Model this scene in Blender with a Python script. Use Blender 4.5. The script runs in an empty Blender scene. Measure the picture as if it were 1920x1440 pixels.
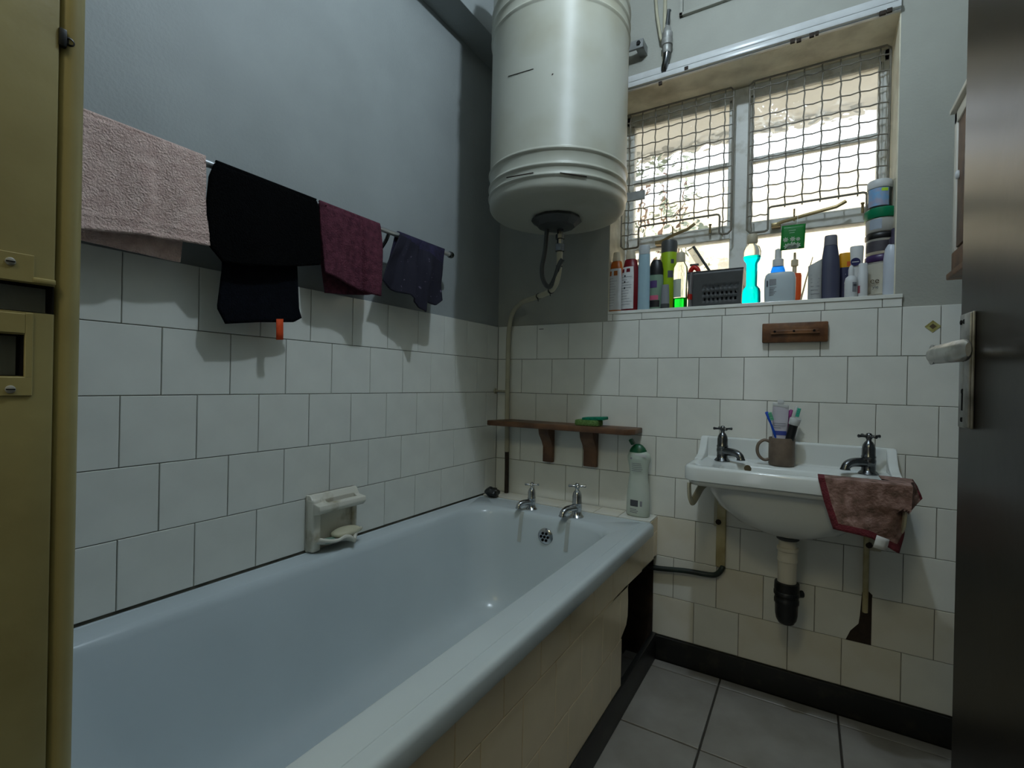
import bpy, bmesh, math, random
from mathutils import Vector, Matrix, noise
random.seed(7)
PI = math.pi
SC = bpy.context.scene
COL = SC.collection
V = Vector

# ------------------------------------------------------------------ camera
F = 915.12                                   # focal length in px of the 1920 px frame
CAM = V((1.2396, -1.9152, 1.0490))
YAW, PITCH, ROLL = 0.544529, -0.0021376, 0.0207695
_f = V((-math.sin(YAW)*math.cos(PITCH), math.cos(YAW)*math.cos(PITCH), math.sin(PITCH)))
_r0 = V((math.cos(YAW), math.sin(YAW), 0)); _u0 = _r0.cross(_f)
_r = math.cos(ROLL)*_r0 + math.sin(ROLL)*_u0
_u = -math.sin(ROLL)*_r0 + math.cos(ROLL)*_u0
cd = bpy.data.cameras.new('camera'); cam = bpy.data.objects.new('camera', cd); COL.objects.link(cam)
cd.sensor_width = 36; cd.lens = F/1920*36; cd.clip_start = 0.02
M = Matrix.Identity(4)
for i in range(3):
    M[i][0], M[i][1], M[i][2], M[i][3] = _r[i], _u[i], -_f[i], CAM[i]
cam.matrix_world = M
SC.camera = cam

def at(u, v, ax, val):
    """the point of the room that lies on the plane (axis = val) under a measured pixel of the photograph"""
    d = ((u-960)/F)*_r - ((v-720)/F)*_u + _f
    t = (val-CAM[ax])/d[ax]
    return CAM + t*d

# ------------------------------------------------------------------ light
w = bpy.data.worlds.new('world'); SC.world = w; w.use_nodes = True
bg = w.node_tree.nodes['Background']
bg.inputs[0].default_value = (0.90, 0.95, 1.0, 1); bg.inputs[1].default_value = 2.3   # bright hazy sky
sd = bpy.data.lights.new('sun', 'SUN'); sun = bpy.data.objects.new('sun', sd); COL.objects.link(sun)
sd.energy = 6.0; sd.angle = 0.02; sd.color = (1.0, 0.93, 0.80)
sun.rotation_euler = V((0.25, 0.62, -0.75)).to_track_quat('-Z', 'Y').to_euler()
LAMP = V((1.0, -1.0, 2.60))
ld = bpy.data.lights.new('ceiling_bulb_light', 'POINT'); lamp = bpy.data.objects.new('ceiling_bulb_light', ld); COL.objects.link(lamp)
lamp.location = LAMP; ld.energy = 24.0; ld.color = (0.78, 0.94, 1.07); ld.shadow_soft_size = 0.028
hd = bpy.data.lights.new('corridor_fill_light', 'POINT'); hall = bpy.data.objects.new('corridor_fill_light', hd); COL.objects.link(hall)
hall.location = (1.05, -2.62, 2.42); hd.energy = 16.0; hd.color = (1.0, 0.92, 0.58); hd.shadow_soft_size = 0.16   # added warm fill behind the camera; stands for no known lamp
SC.view_settings.view_transform = 'Standard'; SC.view_settings.look = 'None'
SC.view_settings.exposure = 0.0; SC.view_settings.gamma = 1.0
SC.view_settings.use_curve_mapping = False

# ------------------------------------------------------------------ materials
def S(r, g, b):                               # sRGB 0-255 -> linear
    f = lambda c: (c/255/12.92) if c/255 <= .04045 else ((c/255+.055)/1.055)**2.4
    return (f(r), f(g), f(b), 1)

def mat(name, col, rough=.5, metal=0, var=.0, scale=20, bump=0, bscale=80, col2=None, lo=.35, hi=.7, transl=0, trans=0, ior=1.45, spec=.5, alpha=1, coord='Object', coat=0, detail=4):
    m = bpy.data.materials.new(name); m.use_nodes = True
    nt = m.node_tree; N = nt.nodes; L = nt.links
    p = N['Principled BSDF']; out = N['Material Output']
    p.inputs['Roughness'].default_value = rough; p.inputs['Metallic'].default_value = metal
    p.inputs['Base Color'].default_value = col; p.inputs['Specular IOR Level'].default_value = spec
    p.inputs['IOR'].default_value = ior; p.inputs['Transmission Weight'].default_value = trans
    p.inputs['Alpha'].default_value = alpha; p.inputs['Coat Weight'].default_value = coat
    m['nodes'] = 1
    tc = N.new('ShaderNodeTexCoord')
    if col2 is not None or var:
        nz = N.new('ShaderNodeTexNoise'); nz.inputs['Scale'].default_value = scale; nz.inputs['Detail'].default_value = detail
        L.new(tc.outputs[coord], nz.inputs['Vector'])
        rp = N.new('ShaderNodeValToRGB'); L.new(nz.outputs['Fac'], rp.inputs[0])
        c2 = col2 if col2 is not None else tuple(c*(1-var) for c in col[:3])+(1,)
        rp.color_ramp.elements[0].position = lo; rp.color_ramp.elements[1].position = hi
        rp.color_ramp.elements[0].color = c2; rp.color_ramp.elements[1].color = col
        L.new(rp.outputs[0], p.inputs['Base Color'])
    if bump:
        nb = N.new('ShaderNodeTexNoise'); nb.inputs['Scale'].default_value = bscale; nb.inputs['Detail'].default_value = 3
        L.new(tc.outputs[coord], nb.inputs['Vector'])
        bp = N.new('ShaderNodeBump'); bp.inputs['Strength'].default_value = bump; bp.inputs['Distance'].default_value = .01
        L.new(nb.outputs['Fac'], bp.inputs['Height']); L.new(bp.outputs[0], p.inputs['Normal'])
    if transl:
        t = N.new('ShaderNodeBsdfTranslucent'); t.inputs[0].default_value = col
        mx = N.new('ShaderNodeMixShader'); mx.inputs[0].default_value = transl
        L.new(p.outputs[0], mx.inputs[1]); L.new(t.outputs[0], mx.inputs[2]); L.new(mx.outputs[0], out.inputs[0])
        src = p.inputs['Base Color'].links
        if src: L.new(src[0].from_socket, t.inputs[0])
    return m

K = {}
K['tile'] = mat('wall_tile_glaze', S(226,226,218), .16, var=.08, scale=9, bump=.06, bscale=9, coord='Object')
K['tile_y'] = mat('wall_tile_stained', S(224,221,210), .2, col2=S(214,208,190), scale=6, lo=.3, hi=.6, bump=.06, bscale=9)
K['tile_panel'] = mat('panel_tile_glaze', S(242,224,190), .14, var=.10, scale=7, bump=.05, bscale=9)
K['grout'] = mat('grout', S(92,92,84), .95, col2=S(128,126,114), scale=25)
K['plaster'] = mat('blue_grey_wall_paint', S(154,159,158), .55, var=.10, scale=5, bump=.10, bscale=120)
K['plaster_olive'] = mat('wall_paint_back', S(163,163,153), .6, var=.10, scale=6, bump=.10, bscale=120)
K['reveal'] = mat('window_reveal_paint', S(216,210,188), .6, col2=S(172,164,142), scale=7, lo=.3, hi=.55, bump=.12, bscale=100)
K['ceil'] = mat('ceiling_paint', S(200,200,196), .8, var=.08, scale=4)
K['floor'] = mat('floor_tile_glaze', S(152,149,144), .3, col2=S(128,124,118), scale=7, lo=.3, hi=.7, bump=.06, bscale=14)
K['floorjoint'] = mat('floor_joint', S(66,62,56), .95, var=.3, scale=30)
K['black_kerb'] = mat('black_skirting_paint', S(24,25,25), .45, col2=S(46,44,38), scale=18, lo=.3, hi=.45)
K['enamel'] = mat('bath_enamel', S(196,206,210), .20, var=.05, scale=4)
K['ceramic'] = mat('basin_ceramic', S(216,220,218), .12, var=.04, scale=4)
K['ceramic_w'] = mat('soap_dish_ceramic', S(218,214,200), .2, col2=S(160,148,118), scale=13, lo=.26, hi=.44)
K['stain'] = mat('brown_stain', S(92,78,52), .6, var=.3, scale=40)
K['wornchrome'] = mat('worn_plate_metal', S(160,160,156), .42, .25, col2=S(112,110,104), scale=30, lo=.3, hi=.6)
K['dullchrome'] = mat('dull_chrome', S(186,186,182), .3, .7, col2=S(120,118,112), scale=40, lo=.3, hi=.55)
K['chrome'] = mat('chrome', S(196,198,200), .16, 1, var=.18, scale=30)
K['dchrome'] = mat('worn_dark_chrome', S(120,122,124), .22, 1, var=.35, scale=40)
K['tank'] = mat('tank_enamel', S(172,172,160), .36, col2=S(152,148,128), scale=3.2, lo=.3, hi=.55, bump=.02, bscale=20)
K['rust'] = mat('rusty_scratch', S(52,40,30), .8, var=.4, scale=60)
K['black'] = mat('black_plastic', S(22,23,24), .4, var=.2, scale=40)
K['dgrey'] = mat('dark_grey_plastic', S(66,68,68), .45, var=.15, scale=30)
K['pipe'] = mat('cream_pipe_paint', S(182,176,152), .4, var=.18, scale=14)
K['pipe_y'] = mat('yellowed_pipe_paint', S(198,188,150), .5, col2=S(160,148,108), scale=14)
K['gpipe'] = mat('dark_green_pipe', S(44,58,54), .4, col2=S(26,34,32), scale=20)
K['pvc'] = mat('white_pvc', S(206,200,184), .35, var=.08, scale=14)
K['wood'] = mat('dark_stained_wood', S(112,78,52), .5, col2=S(70,45,30), scale=14, lo=.35, hi=.65, bump=.15, bscale=60)
K['dirtwood'] = mat('dirty_brown_board', S(58,44,34), .8, col2=S(30,23,18), scale=16)
K['wood2'] = mat('brown_varnished_wood', S(124,82,48), .45, col2=S(84,52,30), scale=26, lo=.35, hi=.65, bump=.1, bscale=70)
K['dwood'] = mat('dark_brown_door_varnish', S(33,27,22), .33, col2=S(19,15,12), scale=4, lo=.3, hi=.7, bump=.05, bscale=14, spec=.30)
K['frame'] = mat('window_frame_paint', S(214,214,208), .5, col2=S(178,174,160), scale=18, lo=.3, hi=.5, bump=.1, bscale=60)
K['wire'] = mat('mesh_wire_paint', S(120,114,100), .5, var=.25, scale=40)
K['stay'] = mat('brass_stay', S(150,132,92), .35, .5, var=.2, scale=40)
K['jamb'] = mat('cream_gloss_paint', S(166,156,108), .4, col2=S(146,134,90), scale=9, lo=.3, hi=.7, bump=.06, bscale=40)
K['jamb_hole'] = mat('hole_shade_screw_black', S(14,12,10), .8, var=.3, scale=60, spec=.2)  # near-black for the shade inside holes, also dark screw heads
K['rail'] = mat('pale_rail_paint', S(206,207,206), .25, .0, var=.1, scale=20)
K['metalgrey'] = mat('galvanised_strap', S(150,152,150), .45, .4, var=.25, scale=30)
K['pink'] = mat('pink_terry', S(232,204,194), .95, col2=S(206,174,165), scale=55, lo=.3, hi=.7, bump=.8, bscale=260)
K['black_terry'] = mat('black_terry', S(6,7,8), .95, var=.3, scale=60, bump=.5, bscale=240, spec=.08)
K['black_terry_lit'] = mat('lit_black_terry', S(14,17,24), .95, var=.3, scale=60, bump=.4, bscale=240, spec=.1)  # lighter copy of the black towel: light on its back layer painted in
K['maroon'] = mat('maroon_terry', S(104,56,70), .95, col2=S(76,38,50), scale=60, bump=.6, bscale=250, spec=.2)
K['navy'] = mat('navy_cloth', S(40,36,68), .9, col2=S(28,24,48), scale=50, bump=.4, bscale=240)
K['orange'] = mat('orange_tag', S(240,92,38), .7, transl=.3)
K['white'] = mat('white_plastic', S(222,224,224), .35, var=.05, scale=20, transl=.25)
K['whitecap'] = mat('ivory_cap', S(214,206,184), .35, var=.06, scale=20, transl=.4)
K['paper'] = mat('label_paper', S(206,206,204), .6, var=.08, scale=40)
K['print_dark'] = mat('dark_print', S(70,72,78), .6, var=.1, scale=40)
K['print_grey'] = mat('grey_print', S(134,136,140), .6, var=.1, scale=40)
K['soap'] = mat('soap', S(206,200,172), .45, var=.08, scale=20)
K['green_sp'] = mat('green_scourer', S(14,150,116), .95, col2=S(10,116,88), scale=90, bump=.8, bscale=300)
K['yellow_sp'] = mat('green_sponge_body', S(112,148,84), .95, col2=S(88,122,60), scale=90, bump=.8, bscale=200)
K['green'] = mat('green_plastic', S(24,120,78), .35, var=.1, scale=20, transl=.2)
K['dgreen'] = mat('dark_green_plastic', S(16,84,52), .35, var=.1, scale=20)
K['mug'] = mat('brown_stoneware', S(122,106,92), .5, col2=S(100,86,74), scale=30, bump=.05)
K['red'] = mat('red_plastic', S(214,54,44), .3, var=.1, scale=20, transl=.3)

def obj(name, bm, m, parent=None, smooth=40, loc=None):
    me = bpy.data.meshes.new(name); bm.normal_update(); bm.to_mesh(me); bm.free()
    if not isinstance(m, (list, tuple)): m = [m]
    for x in m: me.materials.append(K[x] if isinstance(x, str) else x)
    if smooth:
        me.shade_smooth()
        me.set_sharp_from_angle(angle=math.radians(smooth))
    o = bpy.data.objects.new(name, me); COL.objects.link(o)
    if parent is not None: o.parent = parent
    if loc is not None: o.location = loc
    return o

def thing(name, label, cat, loc=(0,0,0), group=None):
    o = bpy.data.objects.new(name, None); COL.objects.link(o); o.location = loc; o.empty_display_size = .05
    o['label'] = label; o['category'] = cat
    if group: o['group'] = group
    return o
def tag(o, label, cat, group=None):
    o['label'] = label; o['category'] = cat
    if group: o['group'] = group
    return o
def struct(o, label=None):
    o['kind'] = 'structure'
    if label: o['label'] = label
    return o
def plabel(o, label): o['label'] = label; return o

# ------------------------------------------------------------------ mesh helpers
def B(): return bmesh.new()
def box(bm, x0, x1, y0, y1, z0, z1, bev=0, seg=2, mi=0):
    r = bmesh.ops.create_cube(bm, size=1); vs = r['verts']
    for v in vs: v.co = V((x0+(v.co.x+.5)*(x1-x0), y0+(v.co.y+.5)*(y1-y0), z0+(v.co.z+.5)*(z1-z0)))
    fs = {f for v in vs for f in v.link_faces}
    for f in fs: f.material_index = mi
    if bev:
        es = list({e for v in vs for e in v.link_edges})
        bmesh.ops.bevel(bm, geom=es, offset=bev, segments=seg, profile=.5, affect='EDGES')
    return vs
def rings(bm, rs, cap0=True, cap1=True, closed=True, mi=0):
    L = [[bm.verts.new(p) for p in r] for r in rs]
    n = len(L[0])
    for a, b in zip(L, L[1:]):
        for i in range(n if closed else n-1):
            j = (i+1) % n
            try: bm.faces.new((a[i], a[j], b[j], b[i])).material_index = mi
            except ValueError: pass
    if cap0: bm.faces.new(L[0][::-1]).material_index = mi
    if cap1: bm.faces.new(L[-1]).material_index = mi
    bmesh.ops.recalc_face_normals(bm, faces=bm.faces)
    return L
def lathe(bm, prof, c=(0,0,0), n=28, sx=1, sy=1, axis='z', cap0=True, cap1=True, mi=0, rot=0, power=2):
    """prof: list of (radius, height). power > 2 gives a squarish section"""
    rs = []
    for r, h in prof:
        ring = []
        for i in range(n):
            a = 2*PI*i/n+rot; ca, sa = math.cos(a), math.sin(a)
            if power != 2:
                k = (abs(ca)**power+abs(sa)**power)**(-1/power); ca *= k; sa *= k
            x, y = r*sx*ca, r*sy*sa
            if axis == 'z': p = V((x, y, h))
            elif axis == 'y': p = V((x, h, y))
            else: p = V((h, x, y))
            ring.append(p+V(c))
        rs.append(ring)
    return rings(bm, rs, cap0, cap1, mi=mi)
def smoothpath(pts, sub=6):
    P = [V(p) for p in pts]; out = []
    for i in range(len(P)-1):
        p0 = P[max(i-1,0)]; p1 = P[i]; p2 = P[i+1]; p3 = P[min(i+2,len(P)-1)]
        for k in range(sub):
            t = k/sub
            out.append(.5*((2*p1)+(p2-p0)*t+(2*p0-5*p1+4*p2-p3)*t*t+(3*p1-p0-3*p2+p3)*t**3))
    out.append(P[-1]); return out
def tube(bm, pts, r, n=8, cap=True, rs=None, flat=None, mi=0):
    """sweep a round (or flat: (w,h)) section along a path"""
    P = [V(p) for p in pts]; L = []
    t0 = (P[1]-P[0]).normalized(); up = V((0,0,1)) if abs(t0.z) < .9 else V((1,0,0))
    nrm = (up-t0*up.dot(t0)).normalized()
    for i, p in enumerate(P):
        t = (P[min(i+1,len(P)-1)]-P[max(i-1,0)]).normalized()
        nrm = (nrm-t*nrm.dot(t)).normalized(); bn = t.cross(nrm)
        rr = rs[i] if rs else r; ring = []
        for k in range(n):
            a = 2*PI*(k+.5)/n
            if flat: ring.append(p+nrm*flat[1]*math.sin(a)*1.414+bn*flat[0]*math.cos(a)*1.414)
            else: ring.append(p+nrm*rr*math.sin(a)+bn*rr*math.cos(a))
        L.append(ring)
    return rings(bm, L, cap, cap, mi=mi)
def prism(bm, poly, axis, a, b, mi=0):
    """poly: 2-D outline; extruded along axis (0,1,2) from a to b"""
    def P(q, h):
        return V((h, q[0], q[1])) if axis == 0 else V((q[0], h, q[1])) if axis == 1 else V((q[0], q[1], h))
    return rings(bm, [[P(q, a) for q in poly], [P(q, b) for q in poly]], mi=mi)
def bevel_all(bm, off, seg=2, ang=30):
    es = [e for e in bm.edges if len(e.link_faces) == 2 and e.calc_face_angle(0) > math.radians(ang)]
    if es: bmesh.ops.bevel(bm, geom=es, offset=off, segments=seg, profile=.5, affect='EDGES')
def sphere(bm, c, r, sx=1, sy=1, sz=1, n=14, mi=0):
    q = bmesh.ops.create_uvsphere(bm, u_segments=n, v_segments=max(6, n*2//3), radius=r)
    for v in q['verts']: v.co = V((v.co.x*sx, v.co.y*sy, v.co.z*sz))+V(c)
    return q['verts']
def rot_verts(vs, m, c):
    c = V(c)
    for v in vs: v.co = m @ (v.co-c) + c
def cut(o, cutters):
    """boolean-difference cutters (bmeshes) out of o, applied to the mesh"""
    for cb in cutters:
        bmesh.ops.triangulate(cb, faces=cb.faces); bmesh.ops.recalc_face_normals(cb, faces=cb.faces)
        me = bpy.data.meshes.new('c'); cb.to_mesh(me); cb.free()
        c = bpy.data.objects.new('c', me); COL.objects.link(c)
        md = o.modifiers.new('b', 'BOOLEAN'); md.operation = 'DIFFERENCE'; md.object = c; md.solver = 'EXACT'
        dg = bpy.context.evaluated_depsgraph_get(); dg.update()
        nm = bpy.data.meshes.new_from_object(o.evaluated_get(dg))
        o.modifiers.clear(); o.data = nm
        bpy.data.objects.remove(c); bpy.data.meshes.remove(me)
def pl(poly, t):
    """point at fraction t (by length) along a polyline"""
    P = [V(p) for p in poly]; d = [(b-a).length for a, b in zip(P, P[1:])]; s = t*sum(d)
    for i, x in enumerate(d):
        if s <= x or i == len(d)-1: return P[i].lerp(P[i+1], min(1, s/max(x,1e-9)))
        s -= x
def coons(top, bot, left, right, ns, nt):
    """grid [t][s] of points spanned by four border polylines"""
    g = []
    T0, T1, B0, B1 = V(top[0]), V(top[-1]), V(bot[0]), V(bot[-1])
    for j in range(nt+1):
        t = j/nt; row = []
        for i in range(ns+1):
            s = i/ns
            p = (1-t)*pl(top, s)+t*pl(bot, s)+(1-s)*pl(left, t)+s*pl(right, t)
            p -= (1-s)*(1-t)*T0+s*(1-t)*T1+(1-s)*t*B0+s*t*B1
            row.append(p)
        g.append(row)
    return g
def sheet(bm, g, mi=0, uv=True):
    L = [[bm.verts.new(p) for p in r] for r in g]
    lay = bm.loops.layers.uv.verify()
    nt, ns = len(g)-1, len(g[0])-1
    for j in range(nt):
        for i in range(ns):
            f = bm.faces.new((L[j][i], L[j][i+1], L[j+1][i+1], L[j+1][i])); f.material_index = mi
            for l, (a, b) in zip(f.loops, ((i,j),(i+1,j),(i+1,j+1),(i,j+1))): l[lay].uv = (a/ns, 1-b/nt)
    return L
def thicken(o, t, off=0):
    md = o.modifiers.new('solidify', 'SOLIDIFY'); md.thickness = t; md.offset = off
    return o

# ------------------------------------------------------------------ the shell
P = .1525; ZT = 1.31                          # tile pitch, top of the tiled dado
XR = 1.68; YF = -1.73; ZC = 2.78              # right wall, front wall (room side), ceiling
SILL = 1.35; WX0, WX1, WZ1 = .529, 1.468, 2.238   # window opening
TT = .008

bm = B(); box(bm, -.30, XR+.25, -3.3, .35, -.12, -.006)
floor = struct(obj('floor', bm, 'floorjoint', smooth=0))
_tm = {}
def tile_mesh(w, h, t, bev, key):
    k = (round(w, 4), round(h, 4), key)
    if k not in _tm:
        bm = B(); vs = box(bm, -w/2, w/2, -h/2, h/2, -t, 0)
        es = [e for e in bm.edges if all(v.co.z > -1e-6 for v in e.verts)]
        bmesh.ops.bevel(bm, geom=es, offset=bev, segments=1, affect='EDGES')
        me = bpy.data.meshes.new('tile'); bm.to_mesh(me); bm.free(); me.materials.append(K[key]); _tm[k] = me
    return _tm[k]
def put_tile(parent, me, loc, rot, jit=.003, off=.0004):
    o = bpy.data.objects.new('tile', me); COL.objects.link(o); o.parent = parent
    j = Matrix.Rotation(random.uniform(-jit, jit), 4, 'X') @ Matrix.Rotation(random.uniform(-jit, jit), 4, 'Y')
    m = rot @ j; o.matrix_local = Matrix.Translation(V(loc)+rot.to_3x3() @ V((0,0,random.uniform(-off,off)))) @ m
    return o
RB = Matrix.Rotation(PI/2, 4, 'X')                                    # faces -y
RL = Matrix(((0,0,1,0),(1,0,0,0),(0,1,0,0),(0,0,0,1)))                # faces +x

# floor tiles
FT = .352
for i in range(-1, 5):
    for j in range(-1, 6):
        x0, x1 = .991+FT*(i-1), .991+FT*i
        y1, y0 = -.065-FT*(j-0)+FT*0, -.065-FT*(j+1)
        if j == -1: y0, y1 = -.065, -.012
        x0, x1 = max(x0, .0), min(x1, XR)
        if x1-x0 < .03 or x1 < .74 or y0 < -2.3: continue
        put_tile(floor, tile_mesh(x1-x0-.006, y1-y0-.006, .008, .0012, 'floor'), ((x0+x1)/2, (y0+y1)/2, 0), Matrix.Identity(4), .001, .0003)

# back wall with the window opening
bm = B()
for a in ((-.28, XR+.25, 0, SILL-.008), (-.28, WX0, SILL-.008, WZ1), (WX1, XR+.25, SILL-.008, WZ1), (-.28, XR+.25, WZ1, ZC+.1)):
    box(bm, a[0], a[1], TT, .27, a[2], a[3])
wall_back = struct(obj('wall_back', bm, 'plaster_olive', smooth=0))
bm = B(); box(bm, 0, XR, .0035, TT+.001, .0, ZT-.004); box(bm, WX0+.002, 1.484, .0035, TT+.001, ZT-.005, SILL-.008)
obj('grout_bed', bm, 'grout', wall_back, 0)
# reveal linings
bm = B()
box(bm, WX0-.001, WX0+.003, .009, .26, SILL, WZ1); box(bm, WX1-.003, WX1+.001, .009, .26, SILL, WZ1)
box(bm, WX0, WX1, .009, .26, WZ1-.003, WZ1+.001)
obj('reveal_lining', bm, 'reveal', wall_back, 0)

def stained(x, z, left=False):
    return (not left) and ((x > .78 and z < .62 and random.random() < .34) or (x < .50 and z < .75 and random.random() < .34))
def tile_rect(parent, plane, a0, a1, z0, z1, key='tile', gap=.0009):
    me = tile_mesh(a1-a0-2*gap, z1-z0-2*gap, .006, .0011, key)
    if plane == 'b': return put_tile(parent, me, ((a0+a1)/2, 0, (z0+z1)/2), RB)
    if plane == 'l': return put_tile(parent, me, (0, (a0+a1)/2, (z0+z1)/2), RL)
X0 = .2057
hole_tiles = []
for r in range(8):
    ph = X0 if r % 2 == 0 else X0+P/2
    js = [0]+[ph+k*P for k in range(-3, 12) if .012 < ph+k*P < XR-.012]+[XR]
    if r == 0: js = sorted(js+[1.486])
    z1, z0 = ZT-r*P, ZT-(r+1)*P
    for a, b in zip(js, js[1:]):
        if b < .76 and z1 < .545: continue
        if b <= .76 and z0 < .54: zz = .549
        else: zz = z0
        o = tile_rect(wall_back, 'b', a, b, zz, z1, 'tile_y' if stained((a+b)/2, (z0+z1)/2) else 'tile')
        if (r in (5, 6)) and b > 1.36 and a < 1.425: hole_tiles.append(o)
# sill apron
for a, b in zip((.531,.553,.673,.826,.979,1.131,1.283,1.436), (.553,.673,.826,.979,1.131,1.283,1.436,1.486)):
    tile_rect(wall_back, 'b', a, b, ZT, SILL-.006)
# the chased-out slot at the supply pipe: tiles broken away
hp = [(1.4005, .405), (1.411, .418), (1.4275, .402), (1.4275, .2405), (1.359, .2405), (1.372, .275), (1.393, .303), (1.396, .33)]
for o in hole_tiles:
    o.data = o.data.copy()
    cb = B(); prism(cb, hp, 1, -.02, .03); cut(o, [cb])
bm = B(); prism(bm, [(x, z) for x, z in hp], 1, .0028, .0034)
obj('broken_mortar', bm, 'rust', wall_back, 0)

# left wall
bm = B(); box(bm, -.28, -TT, -3.3, TT, 0, ZC+.1)
wall_left = struct(obj('wall_left', bm, 'plaster', smooth=0))
bm = B(); box(bm, -TT-.001, -.0035, YF, 0, .40, ZT-.004); obj('grout_bed', bm, 'grout', wall_left, 0)
Y0 = -.395
for r in range(5):
    ph = Y0 if r % 2 == 0 else Y0+P/2
    js = [0]+sorted([ph-k*P for k in range(-4, 12) if YF+.012 < ph-k*P < -.012], reverse=True)+[YF]
    for a, b in zip(js, js[1:]):
        tile_rect(wall_left, 'l', b, a, max(ZT-(r+1)*P, .5488), ZT-r*P)
bm = B(); box(bm, -.02, .115, YF, TT, 2.46, ZC, .002)
trim = struct(obj('trim_1', bm, 'plaster', smooth=0), 'boxed-in bulkhead along the top of the left wall')

bm = B(); box(bm, XR, XR+.25, -3.3, .27, 0, ZC+.1); struct(obj('wall_right', bm, 'plaster', smooth=0))
bm = B(); box(bm, -.28, XR+.25, -3.3, .35, ZC, ZC+.12); struct(obj('ceiling', bm, 'ceil', smooth=0))
# front wall with the doorway the photograph is taken from
JX = .628; HX = 1.515; WF = -1.86
bm = B(); box(bm, -.1, JX-.02, WF, YF, 0, ZC); box(bm, HX+.035, XR+.1, WF, YF, 0, ZC); box(bm, JX-.03, HX+.05, WF, YF, 2.08, ZC)
struct(obj('wall_front', bm, 'plaster', smooth=0))
bm = B(); box(bm, -.1, XR+.2, -3.3, -3.2, 0, ZC); box(bm, -.28, -.1, -3.3, WF+.01, 0, ZC)
struct(obj('wall_corridor', bm, 'plaster_olive', smooth=0))

# baseboards
bm = B(); box(bm, .74, XR, -.012, .004, 0, .0885, .002); struct(obj('baseboard_back', bm, 'black_kerb'), 'black painted skirting below the basin wall')

# ------------------------------------------------------------------ door frame
bm = B(); box(bm, JX-.04, JX, WF-.015, -1.7445, 0, 2.08, .002)
jamb = obj('trim_2', bm, 'jamb', smooth=30); struct(jamb, 'cream gloss door jamb with mortise holes')
zz = lambda v, u=40: at(u, v, 0, JX).z
yy = lambda u, v=600: at(u, v, 0, JX).y
c1 = B(); box(c1, JX-.028, JX+.01, -1.90, -1.744+.001, zz(585, 50), zz(531, 50))
c2 = B(); box(c2, JX-.028, JX+.01, -1.83, yy(45, 665), zz(705, 20), zz(626, 20))
cut(jamb, [c1, c2])
bm = B(); box(bm, JX-.0315, JX-.0275, -1.84, -1.746, zz(715, 30), zz(522, 50))
obj('mortise_shade_back', bm, 'jamb_hole', jamb, 0)  # dark sheet painting in the shade at the bottom of the mortise holes
for (ya_, yb_, za_, zb_) in ((-1.83, -1.7452, zz(585, 50), zz(531, 50)), (-1.83, yy(45, 665), zz(705, 20), zz(626, 20))):
    bm = B(); e_ = .0008
    box(bm, JX-.0278, JX-.0008, ya_, yb_, za_, za_+e_); box(bm, JX-.0278, JX-.0008, ya_, yb_, zb_-e_, zb_); box(bm, JX-.0278, JX-.0008, yb_-e_, yb_, za_, zb_)
    obj('mortise_shade_lining', bm, 'jamb_hole', jamb, 0)  # dark plates added on the hole sides to stand for shade
# strike plate let into the jamb (outline proud by a hair) and its screws
bm = B()
ya, yb = -1.82, yy(64, 500)
box(bm, JX-.001, JX+.0012, ya, yb, zz(529, 50), zz(474, 30), .0004, 1)
box(bm, JX-.001, JX+.0012, yy(46, 665), yb, zz(708, 50), zz(587, 50), .0004, 1)
box(bm, JX-.001, JX+.0012, ya, yb, zz(742, 30), zz(707, 30), .0004, 1)
box(bm, JX-.001, JX+.0012, ya, yy(46, 665), zz(624, 30), zz(587, 30), .0004, 1)
box(bm, JX-.001, JX+.002, yb-.001, -1.7445, zz(534, 90), zz(524, 90), .001, 2)
sp = obj('strike_plate', bm, 'jamb', jamb, 30)
for v in (490, 730):
    q = at(19, v, 0, JX+.001); bm = B(); lathe(bm, [(.0036, 0), (.0036, .0008), (.0026, .0014)], q, 16, axis='x')
    s = obj('screw', bm, 'wornchrome', sp); 
    bm = B(); box(bm, q.x+.0012, q.x+.0017, q.y-.003, q.y+.003, q.z-.0005, q.z+.0005); obj('screw_slot', bm, 'jamb_hole', jamb, 0)
bm = B(); tube(bm, [(JX-.0115, -1.7338, 0), (JX-.0115, -1.7338, 2.08)], .0108, 20); box(bm, JX-.05, JX-.0105, -1.7445, -1.7245, 0, 2.08)
bead = obj('architrave_bead', bm, 'jamb', jamb, 50)
q = at(131, 78, 0, JX)
bm = B(); lathe(bm, [(.0042, -.004), (.0042, .0012), (.0028, .002), (.0028, .0005)], (JX-.002, q.y, q.z), 16, axis='x'); box(bm, JX-.004, JX+.0015, -1.7455, -1.7395, q.z-.008, q.z+.009, .001)
plabel(obj('bolt_keeper', bm, 'black', jamb), 'small black keeper let into the bead near the top')
bm = B(); box(bm, JX-.04, HX+.04, WF-.015, YF+.006, 2.05, 2.09, .002); obj('head', bm, 'jamb', jamb)
bm = B(); box(bm, HX, HX+.04, WF-.015, YF+.006, 0, 2.05, .002); obj('hinge_jamb', bm, 'jamb', jamb)

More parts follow.
